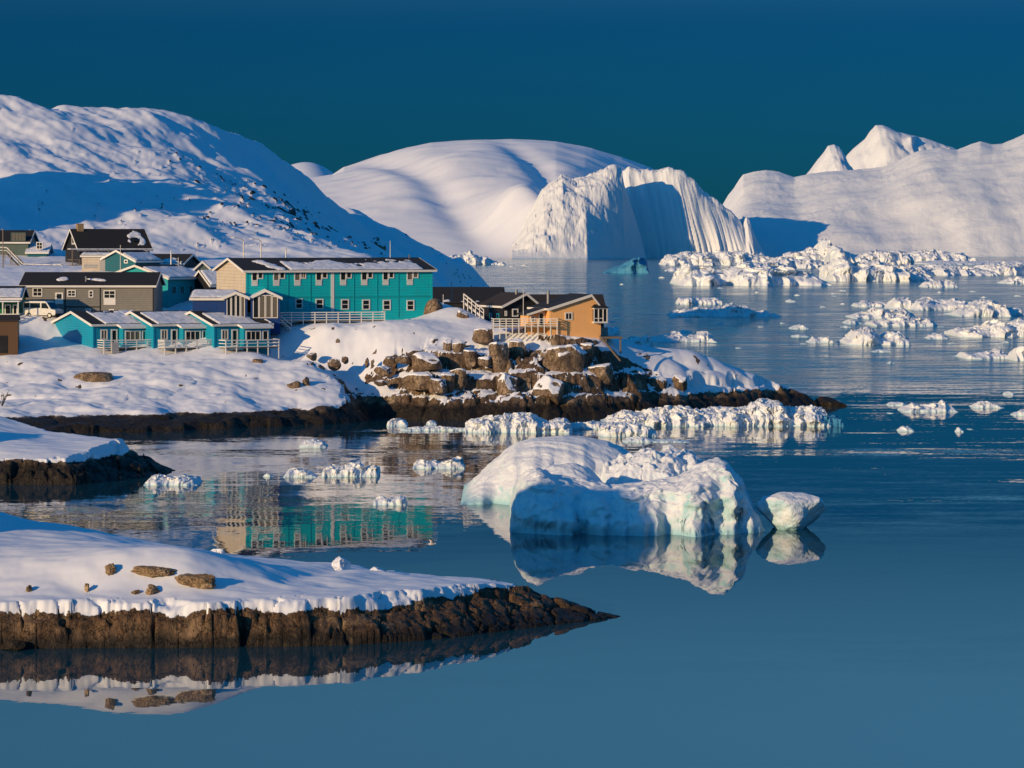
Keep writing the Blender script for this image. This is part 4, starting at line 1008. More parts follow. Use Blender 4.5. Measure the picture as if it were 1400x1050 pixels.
for xx in (436,545,660,885,1005,1115): T.boards('front', [T.uz('front', cr2(xx,0)[0], 400)[0]], .02, T.h, .09, 'teal_dark', 'panel_joint')
T.band('front', 0.25, T.L-.25, 2.62, .12, 'teal_dark', 'floor_joint', .045)
T.band('front', -.3, T.L+.3, T.h-.13, .14, 'white', 'eave_board', .06)
T.snow(0, lambda a, b: np.minimum(.34-b*.60+.10*np.sin(a*9), .0+np.where((a > .24) & (a < .93), .3, -.3))+.35*np.exp(-((a-.48)/.07)**2)*(b < .75), 11, n=(160,30))
T.snow(0, lambda a, b: .30-np.abs((a-.155)-.10*(.5-b))*9, 12, rect=(.08,.24,.0,.75), n=(40,24))
T.box('vent_pipe', T.L-1.1, T.L-.95, T.W*.45, T.W*.45+.15, T.r-.1, T.r+.55, 'metal', T.roof)

# --- the walkway deck before it
dk = empty('walkway', (XA(352, 352.3), 352.3, 11.15), math.radians(16)); tag(dk, 'long timber walkway with white railing in front of the turquoise house', 'walkway')
fl = deck(dk, -3.2, 16.2, 0, 2.0, 0, -1.3, nx=13, rail=1.05, slats=3, sides=(0,1))
sb = MB()
for k in range(5): sb.box(2.6+k*.28, 2.88+k*.28, -1.4, -.22, -.25-k*.22, -.19-k*.22)
sb.bar((2.6,-1.4,.7), (4.0,-1.4,-.5), .06, .1); sb.bar((2.6,-1.4,.2), (4.0,-1.4,-1.0), .06, .1)
sb.build('steps', M['white'], dk)

# --- terrace of three turquoise-blue units
for k, (cx, lab) in enumerate([(127,'leftmost blue terrace unit, its whole gable in view, grey box on its deck'),(209.5,'middle blue terrace unit, its roof nearly all snow, with a boarded deck rail'),(292.5,'right end blue terrace unit with a dark bare patch in its roof snow')]):
    U = House('terrace_house', lab, cx, 345, 31, 8.15, 10.85, 12.25, 7.6, 12.5, 'u', 'blue', 'roof', over=.3, group='blue terrace houses above the shore')
    # bay pushed out under a lengthened roof
    kk = (U.r-U.h)/(U.W/2); b0, b1, out = 3.4, 6.9, 1.25
    mb = MB(); mb.prism([(b0,-.02,-1.2),(b0,-out,-1.2),(b0,-out,U.h-out*kk),(b0,-.02,U.h-.02)], [(b1,-.02,-1.2),(b1,-out,-1.2),(b1,-out,U.h-out*kk),(b1,-.02,U.h-.02)]); mb.build('bay', M['blue'], U.root)
    q = .35; mb = MB(); ya = -.36; yb = -out-q
    za = U.h+ya*kk; zb_ = U.h+yb*kk
    mb.prism([(b0-q,ya,za+.02),(b0-q,yb,zb_+.02),(b0-q,yb,zb_+.17),(b0-q,ya,za+.17)], [(b1+q,ya,za+.02),(b1+q,yb,zb_+.02),(b1+q,yb,zb_+.17),(b1+q,ya,za+.17)]); br = mb.build('porch_roof', M['snowcap'], U.root)
    mb = MB(); mb.bar((b0-q-.03,ya,za+.06), (b0-q-.03,yb,zb_+.06), .05, .26); mb.box(b0-q, b1+q, yb-.05, yb, zb_-.1, zb_+.15); mb.build('porch_fascia', M['white'], U.root)
    U.window_uz('front', 1.0, 1.9, .9, 2.15, 2, 1, glass='curtain')
    U.window_uz('front', 2.35, 3.2, .05, 2.15, 1, 1, name='door', fw=.16)
    U.window_uz('front', b0+.25, b0+2.3, .75, 2.0, 3, 1, off=out, fw=.14, glass='glass' if k else 'curtain')
    U.window_uz('front', b0+2.5, b0+3.3, .75, 2.0, 1, 1, off=out, fw=.12)
    U.boards('front', [.09], -1, U.h, .18, 'blue')
    deck(U.root, .1, 7.3, -3.0, -out-.0, .02, -1.7, nx=5, rail=.95, slats=(3,5,2)[k], close=(0,.0,0)[k], floor='wood')
    if k == 0: U.box('storage_box', 1.0, 1.9, -3.5, -3.14, -.65, .65, 'palegrey')
    U.snow(0, [lambda a,b: np.where(a < .22, -.5, .30)-.40*(b-.55)*(a < .75)-.1, lambda a,b: .30-np.where(a < .10, .8, 0)-.5*(b > .86), lambda a,b: .28-.5*(b > .8)-np.where(a < .12, .6, 0)-1.1*np.exp(-(((a-.86)/.09)**2+((b-.22)/.22)**2))][k], 21+k)
# --- grey house
Gh = House('grey_house', 'long low grey wooden house with a black roof and white windows', 29.8, 366, 0, 9.9, 15.3, 16.85, 17.0, 9.0, 'u', 'grey', 'roof', over=.35, under=2.0)
def cr1(x, y): return x/4, 290+y/4
def win1(h, f, a, b, c, d, **kw): h.window(f, a/4, 290+b/4, c/4, 290+d/4, **kw)
win1(Gh,'front',178,413,232,462,cols=2,rows=2); win1(Gh,'front',368,425,415,463,cols=2,rows=2); win1(Gh,'front',485,428,511,467,rows=2)
win1(Gh,'front',566,427,632,474,cols=2,rows=2); win1(Gh,'front',466,528,497,560); win1(Gh,'front',597,530,624,560)
u0 = Gh.uz('front',567/4,415)[0]; u1 = Gh.uz('front',632/4,415)[0]; zz = Gh.uz('front',150,290+474/4)[1]; Gh.band('front', u0, u1, zz-.78, .78, 'white', 'window_panel')
Gh.door('front', 302/4, 290+440/4, 346/4, 290+502/4)
Gh.boards('front', [.1, Gh.L-.1, Gh.uz('front',356/4,400)[0], Gh.uz('front',548/4,400)[0]], -1, Gh.h, .13, 'black', 'corner_board')
Gh.band('front', Gh.uz('front',356/4,400)[0], Gh.uz('front',548/4,400)[0], Gh.uz('front',100,290+521/4)[1], .12, 'black')
Gh.snow(0, lambda a,b: .32-((a-.295)/.055)**2*.5-((b-.45)/.16)**2*.5, 31, rect=(.2,.4,.2,.75)); Gh.snow(0, lambda a,b: .3-((a-.56)/.10)**2*.5-((b-.40+.8*(a-.56))/.09)**2*.5, 32, rect=(.42,.7,.15,.7))
Gh.box('vent_pipe', 8.0, 8.15, 1.0, 1.15, Gh.h+.2, Gh.h+1.2, 'metal', Gh.roof)
# --- teal house with lit gable behind it
T2 = House('turquoise_house', 'turquoise house showing a sunlit gable and a long shaded side, behind the grey house', 229.5, 378, 60, 11.8, 16.15, 17.7, 8.2, 10.4, 'u', 'teal_dark', 'roof', over=.45)
T2.window('left', 208, 379, 220, 389, cols=1, glass='curtain')
for uu in (.8,2.6,4.6,6.2): T2.window_uz('front', uu, uu+1.0, 2.1, 3.3, 2, 1, frame='teal', glass='glass')
T2.snow(0, lambda a,b: .32-.9*(b > .8)-.5*(a < .03), 41); T2.snow(1, lambda a,b: .2*np.sin(a*14)-.1-b*.2, 42)
# --- black house on the rise
Bk = House('black_house', 'black house with a steep black roof, a tan chimney and a skylight ringed with snow', 109, 428, 24, 17.3, 19.9, 22.75, 10.9, 8.2, 'u', 'black', 'roof', over=.4, under=2)
Bk.chimney(.13, .98, w=.95, h=.9); Bk.window('left', 98.6, 323, 103, 334, fw=.14)
Bk.window('front', 150, 346, 156, 354); Bk.window('front', 176, 346, 184, 354)
Bk.snow(0, lambda a,b: .34-(((a-.83)/.14)**2+((b-.50)/.40)**2)*.45-1.3*np.exp(-(((a-.81)/.045)**2+((b-.42)/.14)**2)), 51, n=(110,50))
x,y,z = Bk.roof_point(0,.81,.42); mb = MB(); mb.prism([(x-.4,y-.35,z+.0),(x+.4,y-.35,z+.0),(x+.4,y+.35,z+.50),(x-.4,y+.35,z+.50)], [(x-.4,y-.45,z+.14),(x+.4,y-.45,z+.14),(x+.4,y+.25,z+.66),(x-.4,y+.25,z+.66)]); mb.build('skylight', M['glass'], Bk.roof)
deck(Bk.root, -1.8, 4.0, -2.2, 0, .1, -1.6, mat='wood', nx=5, rail=.9)
mb = MB()
for xx in (-1.7, .3, 2.2, 3.9): mb.box(xx-.07, xx+.07, -2.14, -2.02, .1, 2.5)
mb.build('porch_post', M['wood'], Bk.root)
mb = MB(); mb.box(-2.0, 11.2, -2.3, -.42, 2.5, 2.62); mb.build('porch_roof', M['snowcap'], Bk.root)
# --- far left greenish house
Fl = House('greygreen_house', 'grey green house with a dark roof at the upper left edge', -22, 442, 0, 17.6, 20.9, 22.6, 6.9, 8, 'u', 'greengrey', 'roof', over=.35, apex=.5, under=2.5)
win1(Fl,'front',60,112,140,158,cols=4,glass='curtain',frame='greengrey')
An = House('petrol_house', 'small petrol blue lean-to with a white verge and one window, beside the grey green house', 37.5, 441, 2, 17.2, 19.3, 20.6, 3.0, 6, 'u', 'petrol', 'snowcap', over=.3, under=2.0, apex=.5)
win1(An,'front',198,163,234,204,cols=2,rows=2)
# boardwalk stairs in front
bw = empty('boardwalk', (XA(2, 424), 424, 18.6), 0); tag(bw, 'timber boardwalk with white handrails stepping down below the upper houses', 'boardwalk')
pts = [(0,338),(9,338.5),(31,361),(83,362),(96,373)]; q = [(XA(a,424)-XA(2,424), 0, ZA(b,424)-18.6) for a,b in pts]
for k, yy in enumerate((0, 1.3)):
    mb = MB()
    for a, b in zip(q[:-1], q[1:]):
        mb.bar((a[0],yy,a[2]), (b[0],yy,b[2]), .09, .14); mb.bar((a[0],yy,a[2]-.45), (b[0],yy,b[2]-.45), .07, .09)
    mb.build('railing', M['white' if k == 0 else 'wood'], bw)
    for a, b in zip(q[:-1], q[1:]):
        n = max(1, int(abs(b[0]-a[0])/1.0))
        for i in range(n):
            t = (i+.5)/n; mb = MB(); x = a[0]+(b[0]-a[0])*t; z = a[2]+(b[2]-a[2])*t; mb.box(x-.05,x+.05,yy-.05,yy+.05,z-2.2,z); mb.build('post', M['wood'], bw)
mb = MB()
for a, b in zip(q[:-1], q[1:]): mb.bar((a[0],.65,a[2]-1.0), (b[0],.65,b[2]-1.0), 1.2, .12)
mb.build('walk_boards', M['wood'], bw)
# --- sheds and low houses in the middle
Sh = House('shed', 'small pale shed with a flat snowy roof in front of the black house', 112, 411, 0, 16.3, 18.85, 19.1, 4.9, 3, 'u', 'cream', 'petrol', over=.2)
Sh.box('side_wall', 2.55, 4.92, -.03, .4, -1.0, 2.5, 'palegrey'); Sh.band('front', .3, 2.2, .9, .5, 'palegrey', 'shutter', .04); Sh.snow(0, lambda a,b: .3+0*a, 61, t=.2, n=(40,14))
Lw = House('low_house', 'low pale blue house with a white gable verge, right of the pale shed', 185, 408, 58, 15.9, 18.2, 19.6, 5.5, 6.6, 'u', 'petrol', 'roof', over=.35)
Lw.snow(0, lambda a,b: .25-.6*(b > .7), 62, n=(40,20)); Lw.window('left', 170, 355, 175, 360)
Dr = House('dark_roofed_house', 'dark roofed low house with a grey right gable, behind the turquoise house', 183, 418, -14, 15.8, 17.8, 19.0, 7.6, 7, 'u', 'black', 'roof', over=.35)
Dr.window('right', 247, 357, 251, 363, fw=.1); Dr.snow(0, lambda a,b: .22-b*.9+.2*np.sin(a*11), 63, n=(60,20))
Ht = House('hut', 'little dark grey hut with a pointed roof left of the long turquoise house', 266, 400, 4, 15.6, 17.1, 18.1, 2.2, 2.6, 'v', 'greengrey', 'roof', over=.3); Ht.window_uz('front', .7, 1.5, .3, 1.1)
Sg = House('snow_roofed_house', 'black gabled house with its right roof slope all snow, between two turquoise houses', 288, 380, 38, 12.0, 15.2, 17.0, 8.5, 5.0, 'u', 'black', 'roof', over=.3)
Sg.snow(0, lambda a,b: .35+0*a, 71, t=.22, n=(60,24))
# --- deep blue house with two glazed gables
Db = House('blue_house', 'deep blue house with twin glazed gables and a flat snow covered roof', 263, 351, 0, 11.2, 13.9, 14.7, 5.0, 7, 'u', 'deepblue', 'snowcap', over=.3)
Db.snow(0, lambda a,b: .35+0*a, 81, t=.22, n=(50,20))
for k, (px0, px1, pxa, ye, ya) in enumerate([(307,338,325,407,400.5),(343,383,364.5,407,397.5)]):
    d = 349.6+k*.6; wd = XA(px1,d)-XA(px0,d)
    Gb = House('gable_bay', None, px0, d, 6, 11.2, ZA(ye,d), ZA(ya,d), wd, 8, 'v', 'deepblue', 'snowcap', over=.28, cat=None)
    for uu in np.linspace(.25, wd-.25, 5)[:-1]:
        Gb.window_uz('front', uu, uu+(wd-.5)/4-.04, .35, Gb.h+.05+.35*(1-abs((uu+(wd-.5)/8)-wd/2)/wd*2), 1, 1, fw=.09, glass='curtain' if int(uu*3) % 2 else 'glass')
    # the bays belong to the blue house
    Gb.root.name = 'gable_bay'
    inv = Matrix.Translation((Db.X, Db.Y, Db.zb)) @ Matrix.Rotation(Db.th, 4, 'Z')
    tm = inv.inverted() @ (Matrix.Translation((Gb.X, Gb.Y, Gb.zb)) @ Matrix.Rotation(Gb.th, 4, 'Z'))
    for ch in list(Gb.root.children):
        wm = tm.copy()
        if ch.name.startswith('wall'): ch.name = 'bay_wall'
        ch.parent = Db.root; ch.matrix_parent_inverse = Matrix(); ch.matrix_basis = wm @ ch.matrix_basis
    bpy.data.objects.remove(Gb.root)
# --- left edge: green porch house, brown shed, van
Gp = House('green_house', 'green house with a snowy roof and white porch posts at the left edge', -40, 356, 4, 11.0, 13.9, 15.2, 6.0, 8, 'u', 'green', 'roof', over=.4)
Gp.snow(0, lambda a,b: .25-.5*(b > .72), 91, n=(60,24)); Gp.window_uz('front', 4.2, 5.0, .8, 2.1, 1, 1); Gp.window_uz('front', 5.2, 5.8, .1, 2.1, 1, 1, name='door')
deck(Gp.root, .2, 6.2, -2.4, 0, .05, -1.3, nx=6, rail=.95)
mb = MB(); mb.box(.1, 6.3, -2.5, -.42, 2.45, 2.6); mb.build('porch_roof', M['snowcap'], Gp.root)
for xx in (.4,2.3,4.2,6.1): Gp.box('porch_post', xx-.07, xx+.07, -2.3, -2.16, .05, 2.45, 'white')
Bs = House('boat_shed', 'brown plank shed with a curved top at the left edge below the van', -24, 341, 8, 7.6, 11.4, 12.0, 4.2, 5, 'u', 'brown', 'roofbrown', over=.12, trim=False, apex=.35, under=1.2)
Bs.band('front', 1.2, 3.0, .0, 2.1, 'black', 'lower_panel', .03)  # black panel over the lower part of the shed front

def van():
    r = empty('van', (XA(59, 357), 357, 11.42), math.radians(-24)); tag(r, 'white panel van parked beside the grey house', 'van')
    def pr(mb, pts, y0, y1): mb.prism([(x,y0,z) for x,z in pts], [(x,y1,z) for x,z in pts])
    mb = MB(); pr(mb, [(-2.4,.35),(2.3,.35),(2.42,.6),(2.38,1.0),(1.75,1.12),(1.1,1.95),(.85,2.08),(-2.25,2.08),(-2.42,1.9)], -.92, .92); mb.build('body', M['vanwhite'], r)
    mb = MB(); pr(mb, [(.35,1.2),(1.45,1.2),(1.0,1.86),(.35,1.86)], -.932, -.915); mb.build('side_window', M['glass'], r)
    mb = MB(); pr(mb, [(-1.3,1.25),(.15,1.25),(.15,1.86),(-1.3,1.86)], -.932, -.915); mb.build('side_window', M['glass'], r)
    mb = MB(); pr(mb, [(-2.2,1.25),(-1.45,1.25),(-1.45,1.86),(-2.2,1.86)], -.932, -.915); mb.build('side_window', M['glass'], r)
    mb = MB(); mb.prism([(1.72,-.82,1.17),(1.16,-.74,1.92),(1.16,.74,1.92),(1.72,.82,1.17)], [(1.75,-.82,1.19),(1.19,-.74,1.94),(1.19,.74,1.94),(1.75,.82,1.19)]); mb.build('windscreen', M['glass'], r)
    for xx in (-1.5, 1.55):
        for yy in (-.95, .75):
            mb = MB(); mb.tube((xx,yy,.33), (xx,yy+.2,.33), .33, n=18); wh = mb.build('wheel', M['rubber'], r)
            mb = MB(); ya = yy-.01 if yy < 0 else yy+.2; mb.tube((xx,ya,.33), (xx,ya+.01,.33), .19, n=14); mb.build('rim', M['metal'], wh)
    for yy in (-.72, .55):
        mb = MB(); mb.box(2.36, 2.43, yy, yy+.2, .72, .95); mb.build('headlight', M['lampglass'], r)
    mb = MB(); mb.box(2.3, 2.5, -.9, .9, .35, .52); mb.build('bumper', M['rubber'], r)
    mb = MB(); mb.box(1.1, 1.2, -1.12, -.94, 1.2, 1.42); mb.build('mirror', M['rubber'], r)
van()

# --- the apricot house on the rock, black house behind, long black roof
Or = House('apricot_house', 'apricot coloured house with a black roof and a white corner bay window above the sea', 752, 348, 18, 9.4, 12.75, 14.35, 6.6, 7.4, 'v', 'orange', 'roof', over=.35, apex=.80, under=1.4)
Or.window('front', 772.3, 427, 782.6, 437.5, cols=2, fw=.13); Or.chimney(.62, .30, 0, .36, 1.7, 'metal', True)
# lower wing on the left, set back under the same roof slope
k1 = (Or.r-Or.h)/(Or.L*Or.apex); wl_ = 2.3
mb = MB(); mb.prism([(-wl_,1.6,-.9),(-.01,1.6,-.9),(-.01,1.6,Or.h-.05),(-wl_,1.6,Or.h-wl_*k1)], [(-wl_,4.6,-.9),(-.01,4.6,-.9),(-.01,4.6,Or.h-.05),(-wl_,4.6,Or.h-wl_*k1)]); mb.build('wing_wall', M['orange'], Or.root)
mb = MB(); xa, xb = -wl_-.4, -.36; mb.prism([(xa,.9,Or.h+xa*k1+.02),(xb,.9,Or.h+xb*k1+.02),(xb,.9,Or.h+xb*k1+.17),(xa,.9,Or.h+xa*k1+.17)], [(xa,5.0,Or.h+xa*k1+.02),(xb,5.0,Or.h+xb*k1+.02),(xb,5.0,Or.h+xb*k1+.17),(xa,5.0,Or.h+xa*k1+.17)]); mb.build('wing_roof', M['roof'], Or.root)
mb = MB(); mb.bar((xa,.87,Or.h+xa*k1+.05), (xb,.87,Or.h+xb*k1+.05), .05, .26); mb.build('wing_fascia', M['white'], Or.root)
Or.window_uz('front', -.95, -.2, 1.2, 2.9, off=-1.6, name='door', fw=.12); Or.window_uz('front', -2.0, -1.4, 1.7, 2.4, off=-1.6, fw=.1)
# corner bay at the upper right
mb = MB(); bx0, bx1 = 5.5, 7.3; mb.box(bx0, bx1, -.55, 1.9, 1.55, 1.75); mb.box(bx0, bx1, -.55, 1.9, 3.30, 3.45); bay = mb.build('bay_window', M['white'], Or.root)
mb = MB(); w = .1
for xx, yy in ((bx0+.05,-.5),(bx0+.62,-.5),(bx0+1.22,-.5),(bx1-.06,-.5),(bx1-.06,.3),(bx1-.06,1.1),(bx1-.06,1.84)): mb.box(xx-.05, xx+.05, yy-.05, yy+.05, 1.75, 3.30)
mb.box(bx0+.1, bx0+1.17, -.53, -.46, 2.1, 2.18); mb.build('mullion', M['white'], bay)
mb = MB(); mb.box(bx0+.04, bx1-.12, -.44, 1.8, 1.75, 3.30); mb.build('pane', M['glass'], bay)
mb = MB(); mb.prism([(bx0-.2,-.8,3.46),(bx1+.2,-.8,3.46),(bx1+.2,2.2,3.46),(bx0-.2,2.2,3.46)], [(bx0+.2,-.2,3.85),(bx1-.5,-.2,3.85),(bx1-.5,2.0,3.95),(bx0+.2,2.0,3.95)]); mb.build('bay_roof', M['roof'], bay)
# deck on posts to the left
dr_ = empty('deck', (XA(673,348.6), 348.6, 10.6), math.radians(3)); tag(dr_, 'timber deck with white railing between the black gabled house and the apricot house', 'deck')
deck(dr_, 0, 7.9, -1.6, 1.6, 0, -1.5, nx=10, rail=1.0, slats=3)
Or.box('terrace_slab', 6.4, 9.0, -1.2, 3.0, -.35, -.12, 'wood'); 
for xx, yy in ((8.8,-1.0),(8.8,2.8),(6.9,-1.0)): Or.box('prop', xx-.08, xx+.08, yy-.08, yy+.08, -3.4, -.36, 'wood')
Or.box('windbreak', 6.95, 8.4, 2.4, 2.5, -.1, .95, 'palegrey')
Bl = House('black_gabled_house', 'black house with a white edged gable behind the deck of the apricot house', 688, 358, 24, 10.2, 12.9, 14.35, 4.9, 7, 'v', 'black', 'roofbrown', over=.4, apex=.62, under=1.5)
Bl.window('front', 700, 422, 708.5, 433, fw=.15); Bl.window('front', 690, 425, 693, 432, fw=.1)
Bl.window_uz('left', 1.2, 2.0, .6, 1.7, frame='blue'); Bl.window_uz('left', 3.4, 4.2, .6, 1.7, frame='blue'); Bl.chimney(.3,.9,0,.35,.7,'metal',True)
Br = House('brown_roofed_house', 'low dark house with a brown black roof between the black gable and the apricot house', 716, 371, 4, 9.6, 12.2, 13.85, 10.5, 8, 'u', 'black', 'roofbrown', over=.3, trim=False, under=2)
Lb = House('long_black_house', 'long low black building with a black roof at the foot of the hill', 588, 392, -4, 10.6, 12.6, 14.5, 9.6, 9, 'u', 'black', 'roof', over=.3, trim=False, under=3)
Lb.snow(0, lambda a,b: .1*np.sin(a*30)-b*.9-.02, 95, n=(60,20))
# white outdoor stairs on the mound
st = empty('outdoor_stairs', (XA(634, 359), 359, ZA(412, 359)), 0); tag(st, 'white outdoor stairs with handrails running down the snow mound', 'stairs')
ex = XA(661,357)-XA(634,359); ez = ZA(433,357)-ZA(411,359)
for yy in (0, -1.2):
    mb = MB(); mb.bar((0,yy,.95),(ex,yy,ez+.95),.07,.13); mb.bar((0,yy,.5),(ex,yy,ez+.5),.06,.1); mb.build('railing', M['white'], st)
    for t in (0,.2,.4,.6,.8,1): mb = MB(); mb.box(ex*t-.05,ex*t+.05,yy-.05,yy+.05,ez*t-1.0,ez*t+.98); mb.build('post', M['white'], st)
mb = MB()
for t in np.linspace(0,1,13): mb.box(ex*t-.16,ex*t+.16,-1.15,-.05,ez*t-.06,ez*t)
mb.bar((0,-.1,-.15),(ex,-.1,ez-.15),.08,.2); mb.bar((0,-1.1,-.15),(ex,-1.1,ez-.15),.08,.2); mb.build('steps', M['white'], st)
mb = MB(); mb.tube(P(820,459,346), P(848,493,346.5), .13, n=8); o = center_mb('drain_pipe', mb, M['wood']); tag(o, 'brown pipe running down the rock below the apricot house', 'pipe')

# --- poles and lamps
def lamp(label, px, yb, yt, xa, ya, d):
    r = empty('street_lamp', (XA(px,d), d, ZA(yb,d)), 0); tag(r, label, 'street lamp', 'street lamps behind the houses')
    h = ZA(yt,d)-ZA(yb,d); ax = XA(xa,d)-XA(px,d); az = ZA(ya,d)-ZA(yb,d)
    mb = MB(); mb.tube((0,0,-.6),(0,0,h*.9),.10,.075); mb.tube((0,0,h*.9),(ax*.25,0,az*.98),.07,.06); mb.build('pole', M['metal'], r)
    mb = MB(); mb.tube((ax*.25,0,az*.98),(ax*.8,0,az),.06,.05); mb.build('arm', M['metal'], r)
    mb = MB(); mb.box(ax-.1, ax*.75, -.14, .14, az-.08, az+.06); mb.build('lamp_head', M['white'], r)
lamp('street lamp with its arm to the left, the left one above the turquoise roof', 333, 357, 326.5, 316.5, 325, 428)
lamp('street lamp with its arm to the left, the right one above the turquoise roof', 357, 357, 327.5, 341.5, 326.5, 424)
def pole(label, px, yb, yt, d, r=.06, mat='metal', name='pole', cat='pole'):
    mb = MB(); mb.tube(P(px,yb+4,d), P(px,yt,d), r, r*.7); z = P(px,yt,d); mb.tube(z, z+np.array([0,0,.12]), r*1.3, r*.6)
    o = center_mb(name, mb, M[mat]); tag(o, label, cat)
pole('wooden pole rising in front of the pale shed', 164.7, 367, 336, 405, .06, 'metal')
pole('short thick white pole by the dark roofed house', 233.8, 361, 343.5, 404, .10, 'white')
pole('thin dark pole at the grey gable of the dark roofed house', 243.8, 366, 353, 404, .06, 'metal')
pole('thin pole on the snow left of the hut', 269.6, 361, 334.5, 425, .05, 'metal')
pole('thin mast rising above the right half of the turquoise roof', 533.5, 360, 330, 440, .06, 'metal', 'mast', 'mast')
pole('short dark mast behind the middle of the turquoise roof', 391, 357, 341, 440, .10, 'metal', 'mast', 'mast')
pole('tall dark pole at the left picture edge by the boardwalk', 4, 376, 314, 418, .09, 'wood')
pole('thin white flagpole on the deck of the apricot house', 715.5, 440, 397.5, 345, .045, 'white', 'flagpole', 'flagpole')
pole('thin pole on the mound right of the turquoise house', 617.5, 408, 386, 372, .05, 'metal')
pole('short white post at the top of the white stairs', 606, 412, 404, 366, .05, 'white', 'post', 'post')

# ---------------------------------------------------------------- boulders and bare rock
def boulder(label, px, py, d, w, dep, h, seed, snow=0.0, name='boulder', cat='boulder', group=None, mat='boulder', sub=5, cuts=14, rz=0.0, rough=.07, col=.8):
    """px,py: centre of the visible face; sizes in metres (half extents)"""
    me = rock_mesh(name, (w, dep, h), seed, M[mat], sub, cuts, rough, snow, col=col)
    o = link(name, me); o.location = tuple(P(px, py, d)); o.rotation_euler = (0, 0, rz); tag(o, label, cat, group)
    return o
gB = 'boulders of the rocky headland'
for k, a in enumerate([
 ('large rounded boulder with striated right side and snow behind it, low on the headland',748,531,338.2,2.2,2.0,2.0,11,.9),
 ('broad brown rock face flecked with snow under the apricot house',772,487,342.5,2.9,2.2,2.5,112,1.0),
 ('dark squarish rock left of the broad brown face',708,474,345,1.0,1.0,1.5,13,.9),
 ('tall brown pillar of rock with a flat snowy top',683,482,342.3,1.15,1.1,2.2,14,1.0),
 ('brown block pair with snow on top, above the tall pillar',661,457,347,1.15,1.0,.85,15,.9),
 ('smooth brown boulder at the right end of the snow hump',583,493,341.8,1.7,1.6,1.1,16,.9),
 ('wide low brown boulder below the smooth boulder at the end of the hump',577,522,337.6,1.9,1.5,1.2,17,1.0),
 ('small three cornered rock standing below the smooth boulder',600,526,336.5,.9,.9,1.0,18,.7),
 ('narrow brown block, left of a pair with snow caps',612,473,345,.6,.7,.9,19,1.0),
 ('narrow brown block, right of a pair with snow caps',627,477,344,.75,.8,1.2,20,1.0),
 ('upright brown block under a snow wedge in the middle of the headland',643,487,342.5,.8,.8,1.15,21,1.0),
 ('tall leaning dark block between two snow gullies',626,515,339,.85,.9,1.5,22,.9),
 ('brown block just left of the tall leaning block',613,520,338,.8,.8,1.1,23,1.0),
 ('pale brown fluted rock beside the white ice fall',692,523,338.5,1.2,1.2,1.9,24,.9),
 ('small rounded rock under the tall pillar',664,493,341.5,.7,.7,.6,25,.9),
 ('dark fluted rock at the foot of the brown pipe',823,508,343,1.5,1.3,1.5,26,.9),
 ('dark boulder at the right end of the rock face',803,478,345.5,.9,1.0,1.2,27,1.0),
 ('brown boulder half in snow, right of the brown pipe',897,522,348.6,1.0,1.0,.9,28,1.0),
 ('rough brown boulder in the snow of the low eastern end',929,522,349.5,.85,.9,.8,29,.9),
 ('small stone on the snow mound beside the white stairs',632,431,356.5,.65,.6,.7,30,.6),
]):
    a = a[:4]+tuple(q*(1.0 if k in (0,1) else 1.22) for q in a[4:7])+a[7:]
    hh = a[6]*(.80 if a[6] > 1.4 and k not in (0,1) else 1.0); a = a[:2]+(a[2]+0.0, a[3]+.35, a[4]*1.12, a[5], hh)+a[7:]
    a = (a[0], a[1], a[2]+.22*hh*F/a[3])+a[3:]
    boulder(*a[:8], snow=a[8], group=gB, col=.8 if k in (0,5,6,17,18,19) else (.45 if k == 1 else .3), rough=.05 if k != 1 else .10, cuts=14 if k != 1 else 26)
gS = 'dark boulders in the shade below the hump'
for k, a in enumerate([
 ('dark boulder in the blue shade, leftmost below the hump',427,488,346.5,.8,.7,.5,41,.5),
 ('round dark boulder in the blue shade below the middle of the hump',457,498,343.5,.9,.8,.8,42,.5),
 ('small dark stone just right of the round dark boulder in the shade',471,493,343.8,.5,.5,.45,43,.5),
 ('dark upright stone in the shade, alone right of the round dark boulder',502,496,344,.35,.4,.6,44,.3),
 ('dark boulder in the shade at the foot of the lit hump',532,495,343.2,.95,.9,.65,45,.5),
 ('flat dark boulder in the shade below the dark boulder of the hump',524,508,341.5,1.2,1.0,.6,46,.6),
 ('dark boulder in the shade beside the smooth brown boulder',553,493,342.2,1.2,.9,.6,47,.5),
 ('low dark stone in the shade just above the dark waterline',520,524,340,1.0,.8,.35,48,.6),
]):
    boulder(*a[:8], snow=a[8], group=gS)
gW = 'bare rock patches on the western shore'
for a in [
 ('long brown rock ledge bare of snow on the left of the western shore',131,518,332.6,2.7,1.2,.75,51,.3),
 ('small brown rock below the right end of the terrace decks',352,494,340.5,1.0,.7,.35,52,.3),
 ('grey brown stone lying in a snow hollow near the end of the western shore',402,527,333.2,.95,.8,.5,53,.3),
 ('dark stone right of the stone in the snow hollow',419,524,333.8,.55,.6,.7,54,.4),
 ('little dark stone in the snow above the left of the hollow',349,518,335.5,.5,.5,.22,55,.1),
]: boulder(*a[:8], snow=a[8], group=gW)
gA = 'brown rocks showing through the snow of the spit'
def on_spit(px, py):
    for d in np.arange(146, 176, .1):
        z = float(SPIT(np.array([XA(px, d)]), np.array([d]))[0])+float(spit_extra(np.array([px*1.]), d, np.array([XA(px,d)]), np.array([d]))[0])
        if z >= ZA(py, d) and d > 149.5: return d
    return 158
